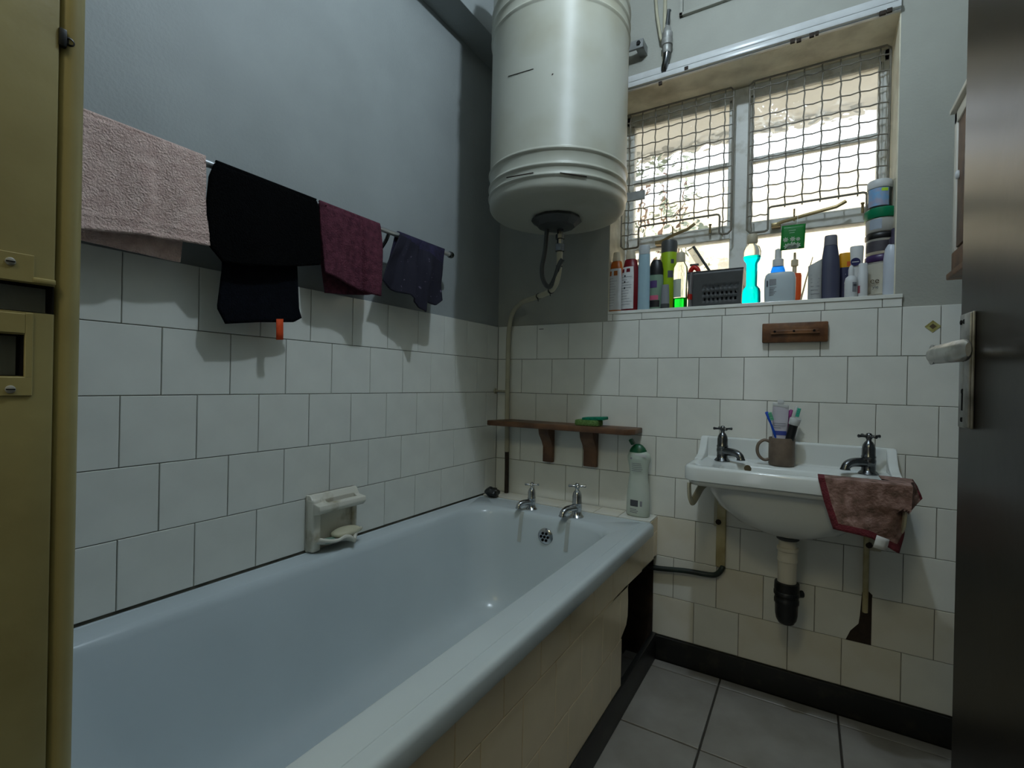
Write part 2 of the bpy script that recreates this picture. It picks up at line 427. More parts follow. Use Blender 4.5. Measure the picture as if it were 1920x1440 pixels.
# ------------------------------------------------------------------ door, swung open into the room
HY = -1.735; DX = 1.50; DH = 2.03; PL = 1.436              # hinge line; PL: x of the free edge once swung
dy1 = HY+.803
bm = B(); box(bm, DX, DX+.042, HY, dy1, .006, DH, .0015)
door = struct(obj('door_1', bm, 'dwood'), 'dark varnished door standing open at the right')
pz0, pz1 = at(1822, 806, 0, PL).z, at(1822, 583, 0, PL).z
py0, py1 = dy1-.058, dy1-.010
bm = B(); box(bm, DX-.004, DX, py0, py1, pz0, pz1, .0018)
box(bm, DX-.0068, DX-.003, py0, py0+.021, pz0+.002, pz1-.002, .0015)
plate = plabel(obj('handle_plate', bm, 'wornchrome', door), 'worn chrome long plate')
lz = at(1790, 655, 0, 1.40).z; py = dy1-.032
bm = B(); lathe(bm, [(.015, -.008), (.013, 0), (.0105, .004), (.010, .02), (.011, .032)], (DX-.034, py, lz), 18, axis='x')
rs = []
for dy, w, h, dx in ((.018,.004,.006,.0),(.014,.009,.012,0),(-.005,.0105,.0140,0),(-.04,.0100,.0142,.001),(-.075,.0095,.0150,.002),(-.10,.008,.0145,.003),(-.112,.003,.009,.003)):
    rs.append([V((DX-.036+dx+w*math.cos(2*PI*i/14), py+dy, lz+h*math.sin(2*PI*i/14))) for i in range(14)])
rings(bm, rs); plabel(obj('door_handle', bm, 'dullchrome', door), 'worn chrome lever')
kz = at(1809, 752, 0, PL).z
bm = B(); lathe(bm, [(.0038, -.0052), (.0038, -.0038)], (DX, py+.004, kz+.014), 12, axis='x'); box(bm, DX-.0052, DX-.0038, py+.0025, py+.0055, kz-.014, kz+.014)
obj('keyhole', bm, 'jamb_hole', plate, 0)
for z, y in ((pz1-.012, py1-.008), (pz1-.012, py0+.028), (pz0+.012, py1-.018), (pz0+.012, py0+.028)):
    bm = B(); lathe(bm, [(.0035, -.0055), (.0035, -.003)], (DX, y, z), 10, axis='x'); obj('screw', bm, 'jamb_hole', plate, 0)
door.matrix_world = Matrix.Translation((DX, HY, 0)) @ Matrix.Rotation(math.radians(4.6), 4, 'Z') @ Matrix.Translation((-DX, -HY, 0))

# ------------------------------------------------------------------ window
WY = .20
bm = B()
def fr(x0, x1, z0, z1, y0=WY, y1=WY+.045, b=.003): box(bm, x0, x1, y0, y1, z0, z1, b, 1)
fr(WX0, .549, SILL-.002, WZ1); fr(1.446, WX1, SILL-.002, WZ1); fr(WX0, WX1, 2.196, WZ1); fr(WX0, WX1, SILL-.004, SILL+.028)
window = struct(obj('window_1', bm, 'frame', smooth=30), 'painted steel window with obscured glass in two halves')
bm = B(); fr(.962, 1.026, SILL, 2.23, WY-.012, WY+.045); obj('mullion', bm, 'frame', window, 30)
bm = B(); fr(.545, .964, 1.641, 1.694, WY-.006); fr(1.024, 1.45, 1.641, 1.694, WY-.006); obj('transom', bm, 'frame', window, 30)
for a, b in ((.552, .962), (1.026, 1.444)):
    bm = B(); fr(a-.004, a+.012, 1.69, 2.20, WY+.002); fr(b-.012, b+.002, 1.69, 2.20, WY+.002); fr(a, b, 2.185, 2.20, WY+.002); fr(a, b, 1.69, 1.70, WY+.002)
    sash = obj('sash', bm, 'frame', window, 30)
    bm = B(); fr(a+.006, b-.006, 1.935, 1.955, WY+.006, WY+.035); obj('glazing_bar', bm, 'frame', sash, 30)

# obscured glass: a thin slab with hammered relief
gm = bpy.data.materials.new('hammered_glass'); gm.use_nodes = True
N, L = gm.node_tree.nodes, gm.node_tree.links
p = N['Principled BSDF']; p.inputs['Base Color'].default_value = (.97, .98, .96, 1); p.inputs['Roughness'].default_value = .03
p.inputs['Transmission Weight'].default_value = 1; p.inputs['IOR'].default_value = 1.45
tc = N.new('ShaderNodeTexCoord'); mp = N.new('ShaderNodeMapping'); mp.inputs['Scale'].default_value = (1, 1, 1.25)
nz = N.new('ShaderNodeTexNoise'); nz.inputs['Scale'].default_value = 21; nz.inputs['Detail'].default_value = .8
bp = N.new('ShaderNodeBump'); bp.inputs['Strength'].default_value = .78; bp.inputs['Distance'].default_value = .010
L.new(tc.outputs['Object'], mp.inputs[0]); L.new(mp.outputs[0], nz.inputs['Vector']); L.new(nz.outputs['Fac'], bp.inputs['Height']); L.new(bp.outputs[0], p.inputs['Normal'])
K['glass'] = gm
for a, b, z0, z1 in ((.556, .958, 1.697, 1.938), (.556, .958, 1.952, 2.19), (1.03, 1.442, 1.697, 1.938), (1.03, 1.442, 1.952, 2.19),
                     (.546, .965, SILL+.02, 1.645), (1.022, 1.448, SILL+.02, 1.645)):
    bm = B(); box(bm, a, b, WY+.018, WY+.022, z0, z1); obj('pane', bm, 'glass', window, 0)
# stays
for (x0, z0), (x1, z1), (x2, z2), pin in (((.683,1.658),(.812,1.683),(.842,1.702),.745), ((1.119,1.668),(1.314,1.690),(1.342,1.705),1.185)):
    bm = B(); tube(bm, [(x0, .165, z0-.004), (x0+.03, .160, z0+.003), ((x0+x1)/2, .145, (z0+z1)/2), (x1, .13, z1), (x2-.008, .13, z2-.005), (x2, .13, z2)], .004, 8, flat=(.0025, .0045))
    box(bm, x0-.008, x0+.022, .16, .195, z0-.012, z0+.004, .002)
    st = plabel(obj('window_stay', bm, 'stay', window, 40), 'brass peg stay')
    bm = B(); lathe(bm, [(.003, 0), (.003, .045)], (pin, .172, 1.652+.02), 8); obj('peg', bm, 'stay', st)
    bm = B(); lathe(bm, [(.004, 0), (.004, .03), (.006, .032), (.006, .036)], (x2+.05, .172, 1.668), 10); obj('peg', bm, 'stay', st)

# burglar mesh
MY = .125
def wavy(p, q, wl, amp, ax):
    p, q = V(p), V(q); n = max(8, int((q-p).length/wl*4)); out = []
    for i in range(n+1):
        c = p.lerp(q, i/n); c = c.copy(); c[ax] += amp*math.sin(2*PI*i/4); out.append(c)
    return out
def mesh_panel(x0, x1, vx, hz, lx0, lx1, label):
    t = thing('security_mesh', label, 'window grille', ((x0+x1)/2, MY, 1.64))
    off = V(((x0+x1)/2, MY, 1.64))
    bm = B()
    top, bot, mid = 2.206, 1.634, 1.722
    pts = [(lx0, bot+.004), (lx0-.01, bot), (x0+.012, bot), (x0, bot+.012), (x0, top-.01), (x0+.01, top), (x1-.01, top), (x1, top-.01), (x1, bot+.012+.01), (x1-.012, bot+.01), (lx1+.01, bot+.01), (lx1, bot+.016)]
    tube(bm, [V((a, MY, b))-off for a, b in pts], .0042, 8)
    tube(bm, [V((a, MY, b))-off for a, b in ((lx0, bot+.004), (lx0, mid-.01), (lx0+.003, mid-.003), (lx0+.01, mid), (lx1-.01, mid+.002), (lx1-.003, mid-.001), (lx1, mid-.008), (lx1, bot+.016))], .0038, 8)
    obj('rod_frame', bm, 'wire', t)
    bm = B()
    for x in vx:
        b = mid-.008 if lx0-.004 < x < lx1+.004 else bot
        tube(bm, [q-off for q in wavy((x, MY, b), (x, MY, top+.004), .054, .0014, 0)], .0024, 6)
    for z in hz:
        spans = [(x0, x1)] if z > mid else [(x0, lx0), (lx1, x1)]
        for a, b in spans: tube(bm, [q-off for q in wavy((a, MY-.003, z), (b, MY-.003, z), .054, .0020, 2)], .0024, 6)
    o = obj('crimped_wires', bm, 'wire', t); o['kind'] = 'stuff'
    return t
hz = [1.691+.0532*k for k in range(0, 10)]
mesh_panel(.540, .976, [.57+.0536*k for k in range(8)], hz, .615, .934, 'crimped wire security mesh over the window half beside the water heater')
mesh_panel(1.032, 1.456, [1.046+.0546*k for k in range(8)], [z+.005 for z in hz], 1.102, 1.40, 'crimped wire security mesh over the window half away from the heater')

# outside: eave of the roof above the window and a sunlit boundary wall
m_wall = mat('sunlit_garden_wall', S(226,214,190), .9, var=.15, scale=2); K['gwall'] = m_wall
K['eave'] = mat('eave_board', S(206,205,200), .8, var=.06, scale=3)
K['ground'] = mat('yard_paving', S(202,197,186), .9, var=.2, scale=3)
bm = B(); box(bm, -1.5, 4, .27, .93, 2.40, 2.44); box(bm, -1.5, 4, .91, .95, 2.378, 2.52)
struct(obj('eave', bm, 'eave', smooth=0), 'roof eave outside the window')
bm = B(); box(bm, -4, 6, 3.2, 3.35, -.1, 2.95); struct(obj('wall_boundary', bm, 'gwall', smooth=0), 'pale boundary wall outside')
bm = B(); box(bm, -4, 6, .27, 6, -.12, -.10); struct(obj('ground', bm, 'ground', smooth=0))

t = thing('garden_shrub', 'grey green shrub seen blurred through the left obscured panes', 'shrub', (.0, 2.4, -.1))
K['leaf'] = mat('shrub_leaf', S(150,158,142), .7, col2=S(104,116,100), scale=9)
bm = B(); rnd = random.Random(3)
for k in range(150):
    a = rnd.uniform(0, 2*PI); rr = .55*math.sqrt(rnd.random()); z = 1.6+1.75*rnd.random()**.8
    c = V((-.05+rr*math.cos(a), 2.45+.6*rr*math.sin(a), z)); e = V((rnd.uniform(-1,1), rnd.uniform(-1,1), rnd.uniform(-.2,1))).normalized(); f = e.cross(V((rnd.uniform(-1,1), .3, rnd.uniform(-1,1)))).normalized()*.028
    e *= .085; bm.faces.new([bm.verts.new(p) for p in (c-e, c+f, c+e, c-f)])
o = obj('foliage', bm, 'leaf', smooth=0); o['kind'] = 'stuff'; o.parent = t; o.matrix_parent_inverse = Matrix.Translation(-t.location)
bm = B()
for k in range(5): tube(bm, smoothpath([(-.05+.03*k-.06, 2.45, -.1), (-.05+.10*(k-2), 2.45+.05*(k%2), 1.2), (-.05+.18*(k-2), 2.45, 2.9)], 4), .012, 6)
o = obj('stem', bm, 'wood'); o.parent = t; o.matrix_parent_inverse = Matrix.Translation(-t.location)
# corridor sidelight behind the camera: a narrow daylit pane
bm = B(); box(bm, .665, .70, -3.205, -3.17, .60, 1.86); box(bm, .84, .875, -3.205, -3.17, .60, 1.86); box(bm, .665, .875, -3.205, -3.17, 1.82, 1.86); box(bm, .665, .875, -3.205, -3.17, .60, .64)
w2 = struct(obj('window_2', bm, 'frame', smooth=0), 'narrow sidelight at the end of the corridor')
em = bpy.data.materials.new('daylit_pane'); em.use_nodes = True; en = em.node_tree.nodes; eb = en.new('ShaderNodeEmission'); eb.inputs[0].default_value = (.92,.97,1,1); eb.inputs[1].default_value = 3
em.node_tree.links.new(eb.outputs[0], en['Material Output'].inputs[0]); K['daypane'] = em
bm = B(); box(bm, .70, .84, -3.198, -3.19, .64, 1.82); obj('pane', bm, 'daypane', w2, 0)

# ------------------------------------------------------------------ curtain rail across the window head
bm = B()
box(bm, .40, 1.466, -.010, .0075, 2.262, 2.288, .004); box(bm, .40, 1.466, -.016, .0075, 2.238, 2.258, .003); box(bm, .40, 1.466, -.004, .0075, 2.234, 2.29)
tr = thing('curtain_rail', 'long pale double curtain rail above the window head', 'curtain rail', (.40, 0, 2.26)); 
o = obj('track', bm, 'rail'); o.parent = tr; o.matrix_parent_inverse = Matrix.Translation(-tr.location)
for u, v, s in ((1287, 124, 1), (1238, 152, .9), (1486, 73, 1), (1498, 71, 1), (1522, 62, 1), (1532, 58, .7), (1655, 20, 1.2), (1668, 15, 1.0)):
    q = at(u, v+4, 1, -.014); bm = B(); box(bm, q.x-.007*s, q.x+.007*s, -.0175, -.009, q.z-.007, q.z+.006, .001)
    o = obj('rail_clip', bm, 'rust', tr); o.matrix_parent_inverse = Matrix.Translation(-tr.location)

def fix(t, *os):
    for o in os: o.parent = t; o.matrix_parent_inverse = Matrix.Translation(-t.location)
    return os[0]

# ------------------------------------------------------------------ water heater
HC = V((.461, -.346, 0)); HR = .240; HB = 1.645
t = thing('water_heater', 'large cream cylindrical water heater tank hung upright in the corner', 'water heater', (HC.x, HC.y, HB))
prof = [(.02, HB-.006), (.10, HB-.006), (.19, HB-.003), (HR-.026, HB+.002)]
for k in range(1, 7):
    a = PI/2*k/6; prof.append((HR-.026+.026*math.sin(a), HB+.028-.026*math.cos(a)))
def bead(z): return [(HR, z-.010), (HR+.0012, z-.006), (HR+.0052, z-.0015), (HR+.0052, z+.0015), (HR+.0012, z+.006), (HR, z+.010)]
for z in (1.697, 1.729, 1.778, 2.245, 2.285, 2.33): prof += bead(z)
prof += [(HR, 2.50), (HR-.01, 2.53), (HR-.04, 2.548), (.02, 2.56)]
bm = B(); lathe(bm, prof, HC, 72); fix(t, obj('tank', bm, 'tank', smooth=50))
# element cover
z = HB-.006
bm = B(); lathe(bm, [(.082, z+.004), (.088, z-.004), (.090, z-.010), (.080, z-.016), (.066, z-.030), (.02, z-.034)], HC+V((0,.0,0)), 12)
fix(t, plabel(obj('element_cover', bm, 'dgrey', smooth=20), 'dark element cover under the tank'))
bm = B(); V0 = HC+V((.006, .02, 0))
lathe(bm, [(.012, z-.02), (.012, z-.052), (.017, z-.053), (.017, z-.068), (.012, z-.07), (.012, z-.086)], V0, 8)
lathe(bm, [(.018, z-.088), (.018, z-.112), (.012, z-.115)], V0, 6)
fix(t, obj('valve', bm, 'dchrome', smooth=30))
# scratches on the shell
for (u0, v0), (u1, v1), r in (((953,143),(1000,129),.0011), ((950,333),(1000,324),.0020), ((1050,324),(1100,331),.0020), ((1035,140),(1037,138),.0015)):
    pts = []
    for k in range(7):
        u = u0+(u1-u0)*k/6; v = v0+(v1-v0)*k/6
        d = ((u-960)/F)*_r-((v-720)/F)*_u+_f
        a = d.x**2+d.y**2; o2 = CAM-HC; b = o2.x*d.x+o2.y*d.y; c = o2.x**2+o2.y**2-(HR+(.0006 if v<300 else .0045))**2
        tt = (-b-math.sqrt(b*b-a*c))/a; pts.append(CAM+tt*d)
    bm = B(); tube(bm, pts, r, 6); fix(t, obj('scratch', bm, 'rust'))
# wall straps
for z, x1 in ((2.375, .672), (1.785, .690)):
    bm = B(); box(bm, .22, x1, -.055, -.045, z-.017, z+.017, .001, 1)
    for x in (.26, x1-.16): box(bm, x-.02, x+.02, -.125, -.05, z-.017, z+.017, .001, 1)
    if z > 2: box(bm, x1-.03, x1, -.05, .008, z-.017, z+.017, .001, 1); box(bm, .22, .25, -.05, .008, z-.017, z+.017, .001, 1)
    else: box(bm, .22, .25, -.05, .008, z-.017, z+.017, .001, 1); box(bm, .48, .50, -.05, .008, z-.017, z+.017, .001, 1)
    fix(t, plabel(obj('wall_strap', bm, 'metalgrey', smooth=20), 'flat metal wall strap behind the tank'))
bm = B(); lathe(bm, [(.008, -.062), (.008, -.055), (.0045, -.055), (.0045, -.02)], (.655, 0, 2.375), 6, axis='y'); fix(t, obj('bolt', bm, 'black', smooth=20))

# pipe run down the corner
t = thing('water_pipe', 'cream painted pipe curving from the water heater down the tiled corner', 'pipe', (.074, -.02, .55))
top = V0+V((0,0,z)); vz = HB-.12
pp = [(V0.x, V0.y, vz)] + [tuple(at(u, v, 1, y)) for u, v, y in ((1048,505,-.325),(1042,532,-.31),(1030,547,-.28),(1006,557,-.20),(978,568,-.085),(961,588,-.028),(954,625,-.02))]+[(.068,-.02,1.10),(.071,-.02,.80),(.072,-.02,.735)]
sp_ = smoothpath(pp, 6)
bm = B(); tube(bm, sp_, .0105, 14); fix(t, obj('pipe_run', bm, 'pipe', smooth=60))
bm = B(); tube(bm, [(.072,-.02,.737), (.0735,-.02,.66), (.074,-.02,.548)], .0098, 12); fix(t, plabel(obj('bare_pipe_end', bm, 'rust'), 'bare rusted foot of the pipe'))
bm = B(); q = at(933, 733, 1, -.02); box(bm, .0, .07, -.0245, -.0155, q.z-.004, q.z+.004, .002); lathe(bm, [(.012, 0), (.012, .004), (.006, .006)], (0, -.02, q.z), 12, axis='x')
fix(t, obj('pipe_bracket', bm, 'pipe'))
for u, v, y in ((1010,556,-.21),(1033,543,-.29),(1047,501,-.322)):
    q = at(u, v, 1, y); i = min(range(len(sp_)), key=lambda k: (sp_[k]-q).length); i = min(max(i,1), len(sp_)-2)
    d = (sp_[i+1]-sp_[i-1]).normalized(); c = sp_[i]
    bm = B(); tube(bm, [c-d*.003, c+d*.003], .0122, 14); e = d.cross(V((0,1,0))).normalized()
    tube(bm, [c+V((0,-.010,-.006)), c+V((.004,-.012,-.022))], .0016, 6); fix(t, obj('cable_tie', bm, 'black'))
# flex cable from the element
t = thing('flex_cable', 'dark flexible cable looping from element cover to the pipe', 'cable', (HC.x-.035, HC.y, HB-.03))
bm = B(); pts = [(HC.x-.036, HC.y, HB-.030)]+[tuple(at(u, v, 1, y)) for u, v, y in ((1022,470,-.345),(1016,505,-.345),(1020,528,-.335),(1030,538,-.318),(1040,522,-.322),(1048,498,-.336),(1055,486,-.338))]
tube(bm, smoothpath(pts, 6), .0085, 12, rs=None); fix(t, obj('cable', bm, 'dgrey', smooth=60))

# shut-off valve and its pipe on the upper wall
t = thing('shutoff_valve', 'small chrome stop valve with lever on upper wall beside water heater', 'valve', tuple(at(1248, 80, 1, -.02)))
q = at(1251, 72, 1, -.025)
bm = B(); lathe(bm, [(.013,-.056),(.016,-.050),(.016,-.030),(.021,-.028),(.021,-.006),(.017,-.004),(.020,.004),(.020,.018),(.016,.020),(.013,.038),(.009,.042),(.009,.052)], q, 16)
fix(t, obj('valve_body', bm, 'wornchrome', smooth=40))
bm = B(); tube(bm, [q+V((0,0,.044)), q+V((.002,-.004,.060)), q+V((.006,-.010,.090)), q+V((.008,-.010,.098))], .005, 8, rs=[.009,.008,.007,.008]); fix(t, obj('lever', bm, 'dchrome'))
bm = B(); tube(bm, smoothpath([q+V((0,0,-.045)), q+V((-.003,.004,-.075)), q+V((-.012,.012,-.10)), q+V((-.016,.030,-.115))], 4), .012, 10); fix(t, obj('spout', bm, 'dchrome'))
bm = B(); tube(bm, [q+V((-.012,.0,.004)), q+V((-.024,.008,.006)), q+V((-.03,.012,.03)), q+V((-.045,.012,.12)), q+V((-.06,.010,.30))], .006, 10); fix(t, obj('feed_pipe', bm, 'pipe'))
bm = B(); tube(bm, [V((q.x-.018, .003, 2.29)), V((q.x-.018, .003, 2.76))], .007, 10); tube(bm, [V((q.x-.018,.003,q.z+.004)), q+V((-.012,0,.004))], .007, 8); fix(t, obj('riser_pipe', bm, 'pipe'))

# wall hatch above the window
a, b = at(1274, 32, 1, 0), at(1372, -8, 1, 0)
t = thing('wall_hatch', 'flush square hatch with raised frame high on window wall', 'hatch', (a.x, 0, a.z))
bm = B(); box(bm, a.x+.014, a.x+.32, .002, .010, a.z+.016, a.z+.25, .001); fix(t, obj('hatch_panel', bm, 'plaster_olive'))
bm = B(); box(bm, a.x, a.x+.334, -.006, .010, a.z, a.z+.012, .001); box(bm, a.x, a.x+.334, -.006, .010, a.z+.254, a.z+.266, .001)
box(bm, a.x, a.x+.012, -.006, .010, a.z, a.z+.266, .001); box(bm, a.x+.322, a.x+.334, -.006, .010, a.z, a.z+.266, .001); fix(t, obj('hatch_frame', bm, 'plaster_olive'))

# ceiling lamp (its own light is set at the top)
t = thing('ceiling_lamp', 'plain pendant bulb holder hanging from the ceiling', 'lamp', (LAMP.x, LAMP.y, ZC))
bm = B(); lathe(bm, [(.05, ZC), (.05, ZC-.012), (.03, ZC-.022)], (LAMP.x, LAMP.y, 0), 24); fix(t, obj('rose', bm, 'white'))
bm = B(); tube(bm, [(LAMP.x, LAMP.y, ZC-.02), (LAMP.x, LAMP.y, LAMP.z+.10)], .003, 8); fix(t, obj('flex', bm, 'white'))
bm = B(); lathe(bm, [(.010, LAMP.z+.11), (.019, LAMP.z+.10), (.019, LAMP.z+.055), (.014, LAMP.z+.05)], (LAMP.x, LAMP.y, 0), 20); fix(t, obj('bulb_holder', bm, 'white'))

# ------------------------------------------------------------------ bath
def rrect(x0, x1, y0, y1, r, z, n=8):
    if not isinstance(r, (list, tuple)): r = [r]*4
    pts = []
    for (cx, cy, a0, rr) in ((x1-r[0], y1-r[0], 0, r[0]), (x0+r[1], y1-r[1], PI/2, r[1]), (x0+r[2], y0+r[2], PI, r[2]), (x1-r[3], y0+r[3], 1.5*PI, r[3])):
        for k in range(n+1):
            a = a0+PI/2*k/n; pts.append(V((cx+rr*math.cos(a), cy+rr*math.sin(a), z)))
    return pts
BZ = .545; BY0, BY1 = -1.728, -.102
R_ = [
 rrect(.010, .758, BY0, BY1, .014, .499), rrect(.002, .767, BY0, BY1, .016, .502), rrect(.001, .768, BY0, BY1, .016, .507), rrect(.001, .768, BY0, BY1, .016, .530),
 rrect(.002, .766, BY0, BY1-.002, .016, .539), rrect(.004, .760, BY0, BY1-.006, .016, .5445), rrect(.008, .752, BY0+.01, BY1-.01, .018, BZ+.0005),
 rrect(.012, .7335, BY0+.02, BY1-.02, .02, BZ), rrect(.013, .7325, BY0+.021, BY1-.021, .02, BZ-.0012), rrect(.014, .7305, BY0+.022, BY1-.022, .02, BZ-.0012), rrect(.015, .7295, BY0+.023, BY1-.023, .02, BZ),
 rrect(.070, .672, BY0+.040, -.232, .10, BZ-.0005), rrect(.074, .668, BY0+.044, -.236, .10, BZ-.002), rrect(.082, .660, BY0+.052, -.244, .12, BZ-.010), rrect(.088, .655, BY0+.060, -.250, .12, BZ-.025),
 rrect(.102, .643, BY0+.08, -.262, .12, .45), rrect(.118, .628, BY0+.11, -.275, .12, .36), rrect(.138, .608, BY0+.16, -.292, .12, .26),
 rrect(.152, .594, BY0+.20, -.306, .12, .215), rrect(.175, .570, BY0+.24, -.328, .11, .182), rrect(.205, .540, BY0+.28, -.36, .10, .166), rrect(.26, .48, BY0+.36, -.43, .08, .160)]
t = thing('bathtub', 'long white enamel bath built in along the left wall', 'bathtub', (.38, -.9, 0))
bm = B(); rings(bm, R_, cap0=False, cap1=True); fix(t, obj('tub', bm, 'enamel', smooth=45))
# overflow
oc = V((.40, -.2588, .470))
bm = B(); lathe(bm, [(.031, .0), (.031, -.004), (.026, -.008), (.012, -.011), (.004, -.011)], oc, 28, axis='y')
ov = fix(t, plabel(obj('overflow', bm, 'chrome'), 'round chrome overflow rose'))
for k in range(7):
    a = 2*PI*k/6; rr = .0145 if k < 6 else 0
    bm = B(); lathe(bm, [(.0052, -.0128), (.0052, -.006)], oc+V((rr*math.cos(a), 0, rr*math.sin(a))), 10, axis='y'); o = obj('overflow_hole', bm, 'jamb_hole', None, 0); o.parent = ov
# water stains below the taps
for x in (.287, .487):
    bm = B(); g = []
    for y, z in ((-.2385, .5412), (-.2455, .5335), (-.2508, .518), (-.2568, .485), (-.262, .452), (-.266, .43)):
        g.append([V((x-.008, y-.0010, z)), V((x+.008, y-.0010, z))])
    sheet(bm, g); fix(t, obj('limescale_streak', bm, mat('limescale', S(176,180,176), .3, var=.08), smooth=0))

# bath panel (tiled) with the open corner
bm = B()
prism(bm, [(BY0,.10),(-.425,.10),(-.415,.12),(-.425,.235),(-.362,.27),(-.355,.36),(-.362,.398),(-.020,.385),(-.006,.385),(-.006,.490),(BY0,.490)], 0, .742, .7475)
panel = thing('bath_surround', 'tiled side panel below the bath rim with a broken open end', 'bath surround', (.75, -.9, .1))
fix(panel, obj('grout_bed', bm, 'grout', smooth=0))
PX = .7535
zs = [.1005, .2505, .4065, .4925]
def ptile(poly):
    bm = B(); prism(bm, poly, 0, .7475, PX); bevel_all(bm, .001, 1, 60)
    o = obj('tile', bm, 'tile_panel', smooth=0); fix(panel, o)
    return o
g_ = .0009
for r in range(3):
    z0, z1 = zs[r], zs[r+1]
    ph = -.355-(P/2 if r == 1 else 0)
    ys = [BY0]+sorted([ph+P*k for k in range(-9, 3) if BY0+.02 < ph+P*k < -.02])+[-.006]
    for a, b in zip(ys, ys[1:]):
        if r < 2 and a > -.43: continue
        a2, b2 = a+g_, b-g_
        if r == 0 and b > -.43: b2 = min(b2, -.412); 
        if r == 1 and b > -.43:
            ptile([(a2, z0+g_), (-.424, z0+g_), (-.40, .262), (-.37, .275), (-.356, .30), (-.354, .35), (-.361, z1-g_), (a2, z1-g_)]); continue
        if r == 2 and b > -.37:
            ptile([(a2, z0-.006+g_), (b2, z0-.012+g_), (b2, z1-g_), (a2, z1-g_)]); continue
        if b2-a2 > .01: ptile([(a2, z0+g_), (b2, z0+g_), (b2, z1-g_), (a2, z1-g_)])
# inside of the open corner: brown board and dark cavity lining
bm = B(); box(bm, .60, .612, -.44, -.014, .0, .38); box(bm, .612, .742, -.012, -.006, .0, .385); 
fix(panel, plabel(obj('brown_board', bm, 'dirtwood'), 'rough brown board inside the open corner'))
bm = B(); prism(bm, [(-.44,.085),(-.36,.085),(-.35,.16),(-.375,.21),(-.36,.24),(-.40,.275),(-.44,.28)], 0, .725, .738); fix(panel, plabel(obj('broken_board', bm, 'dirtwood'), 'jagged brown backing board'))
bm = B(); box(bm, .740, .7585, BY0, -.010, 0, .0995, .0015); fix(panel, plabel(obj('black_kerb', bm, 'black_kerb'), 'black painted kerb under the bath panel'))
# ledge of tiles behind the taps
ledge = thing('bath_ledge', 'narrow tiled ledge between the bath and window wall', 'ledge', (.38, -.05, .54))
bm = B(); box(bm, .0, .745, -.100, .0035, .40, .541); fix(ledge, obj('ledge_bed', bm, 'grout', smooth=0))
js = [.001, .07, .223, .375, .528, .628, .752]
for k, (a, b) in enumerate(zip(js, js[1:])):
    me = tile_mesh(b-a-.002, .097, .006, .0012, 'tile' if k == 5 else 'tile_y'); o = put_tile(ledge, me, ((a+b)/2, -.0515, .5475), Matrix.Identity(4), .001); o.matrix_parent_inverse = Matrix.Translation(-ledge.location)
bm = B(); box(bm, .7455, .7525, -.100, -.001, .40, .5405); fix(ledge, plabel(obj('tile', bm, 'tile_panel', smooth=0), 'end tile of the ledge'))

# ------------------------------------------------------------------ pillar taps
def pillar_tap(loc, ang, s, label, m='chrome', group=None):
    """classic cross-head pillar tap; spout points along ang"""
    t = thing('pillar_tap', label, 'tap', loc, group)
    bm = B()
    lathe(bm, [(.026,0),(.027,.003),(.023,.008),(.0185,.012),(.018,.03),(.0195,.034),(.020,.042),(.0185,.050),(.0195,.052),(.0195,.056),(.018,.058),(.0178,.080),(.0155,.091),(.0105,.100),(.0072,.103),(.006,.112)], (0,0,0), 22)
    b = obj('tap_body', bm, m, t, 50)
    bm = B(); d = V((math.cos(ang), math.sin(ang), 0))
    pts = [d*.008+V((0,0,.036)), d*.03+V((0,0,.037)), d*.052+V((0,0,.036)), d*.068+V((0,0,.030)), d*.075+V((0,0,.020)), d*.076+V((0,0,.013))]
    tube(bm, smoothpath(pts, 4), .014, 14, rs=[.0150-.0026*min(1,k/12)+(.0018 if k > 17 else 0) for k in range(21)])
    obj('spout', bm, m, t, 60)
    bm = B(); lathe(bm, [(.0075,.108),(.009,.112),(.009,.122),(.006,.127),(.002,.128)], (0,0,0), 14)
    for k in range(4):
        e = V((math.cos(k*PI/2+.5), math.sin(k*PI/2+.5), 0))
        tube(bm, [e*.006+V((0,0,.117)), e*.018+V((0,0,.1175)), e*.026+V((0,0,.118)), e*.032+V((0,0,.118)), e*.034+V((0,0,.118))], .004, 10, rs=[.0045,.0034,.0042,.0055,.003])
    obj('cross_handle', bm, m, t, 50)
    t.scale = (s, s, s)
    return t
pillar_tap((.302, -.196, BZ-.0005), -PI/2-.45, .84, 'chrome cross-head bath tap nearer the corner pipe', group='pillar taps')
pillar_tap((.498, -.196, BZ-.0005), -PI/2-.35, 1.0, 'chrome cross-head bath tap nearer the dish soap bottle', group='pillar taps')

# ------------------------------------------------------------------ soap dish on the left wall
sy0, sy1, sz0, sz1 = -1.012, -.838, .546, .712
t = thing('soap_dish', 'white ceramic wall soap holder with grab bar above the bath', 'soap dish', (0, (sy0+sy1)/2, sz0))
bm = B(); box(bm, .0012, .012, sy0, sy1, sz0, sz1, .003)
box(bm, .001, .036, sy0, sy0+.030, sz0+.002, sz1-.012, .006); box(bm, .005, .022, sy1-.016, sy1, sz0+.004, sz1-.01, .005)
fix(t, obj('back_plate', bm, 'ceramic_w', smooth=50))
bm = B()
prism(bm, [(.0015, sz1), (.018, sz1), (.034, sz1-.022), (.062, sz1-.026), (.064, sz1-.040), (.052, sz1-.052), (.030, sz1-.058), (.0015, sz1-.066)], 1, sy0+.0015, sy1-.0015); bevel_all(bm, .0025, 2, 40)
gb = obj('grab_bar', bm, 'ceramic_w', smooth=50); c = B(); prism(c, [(.030, sz1+.01), (.046, sz1+.01), (.046, sz1-.08), (.030, sz1-.08)], 1, sy0+.045, sy1-.022); cut(gb, [c]); fix(t, gb)
bm = B(); g = []                              # scalloped tray
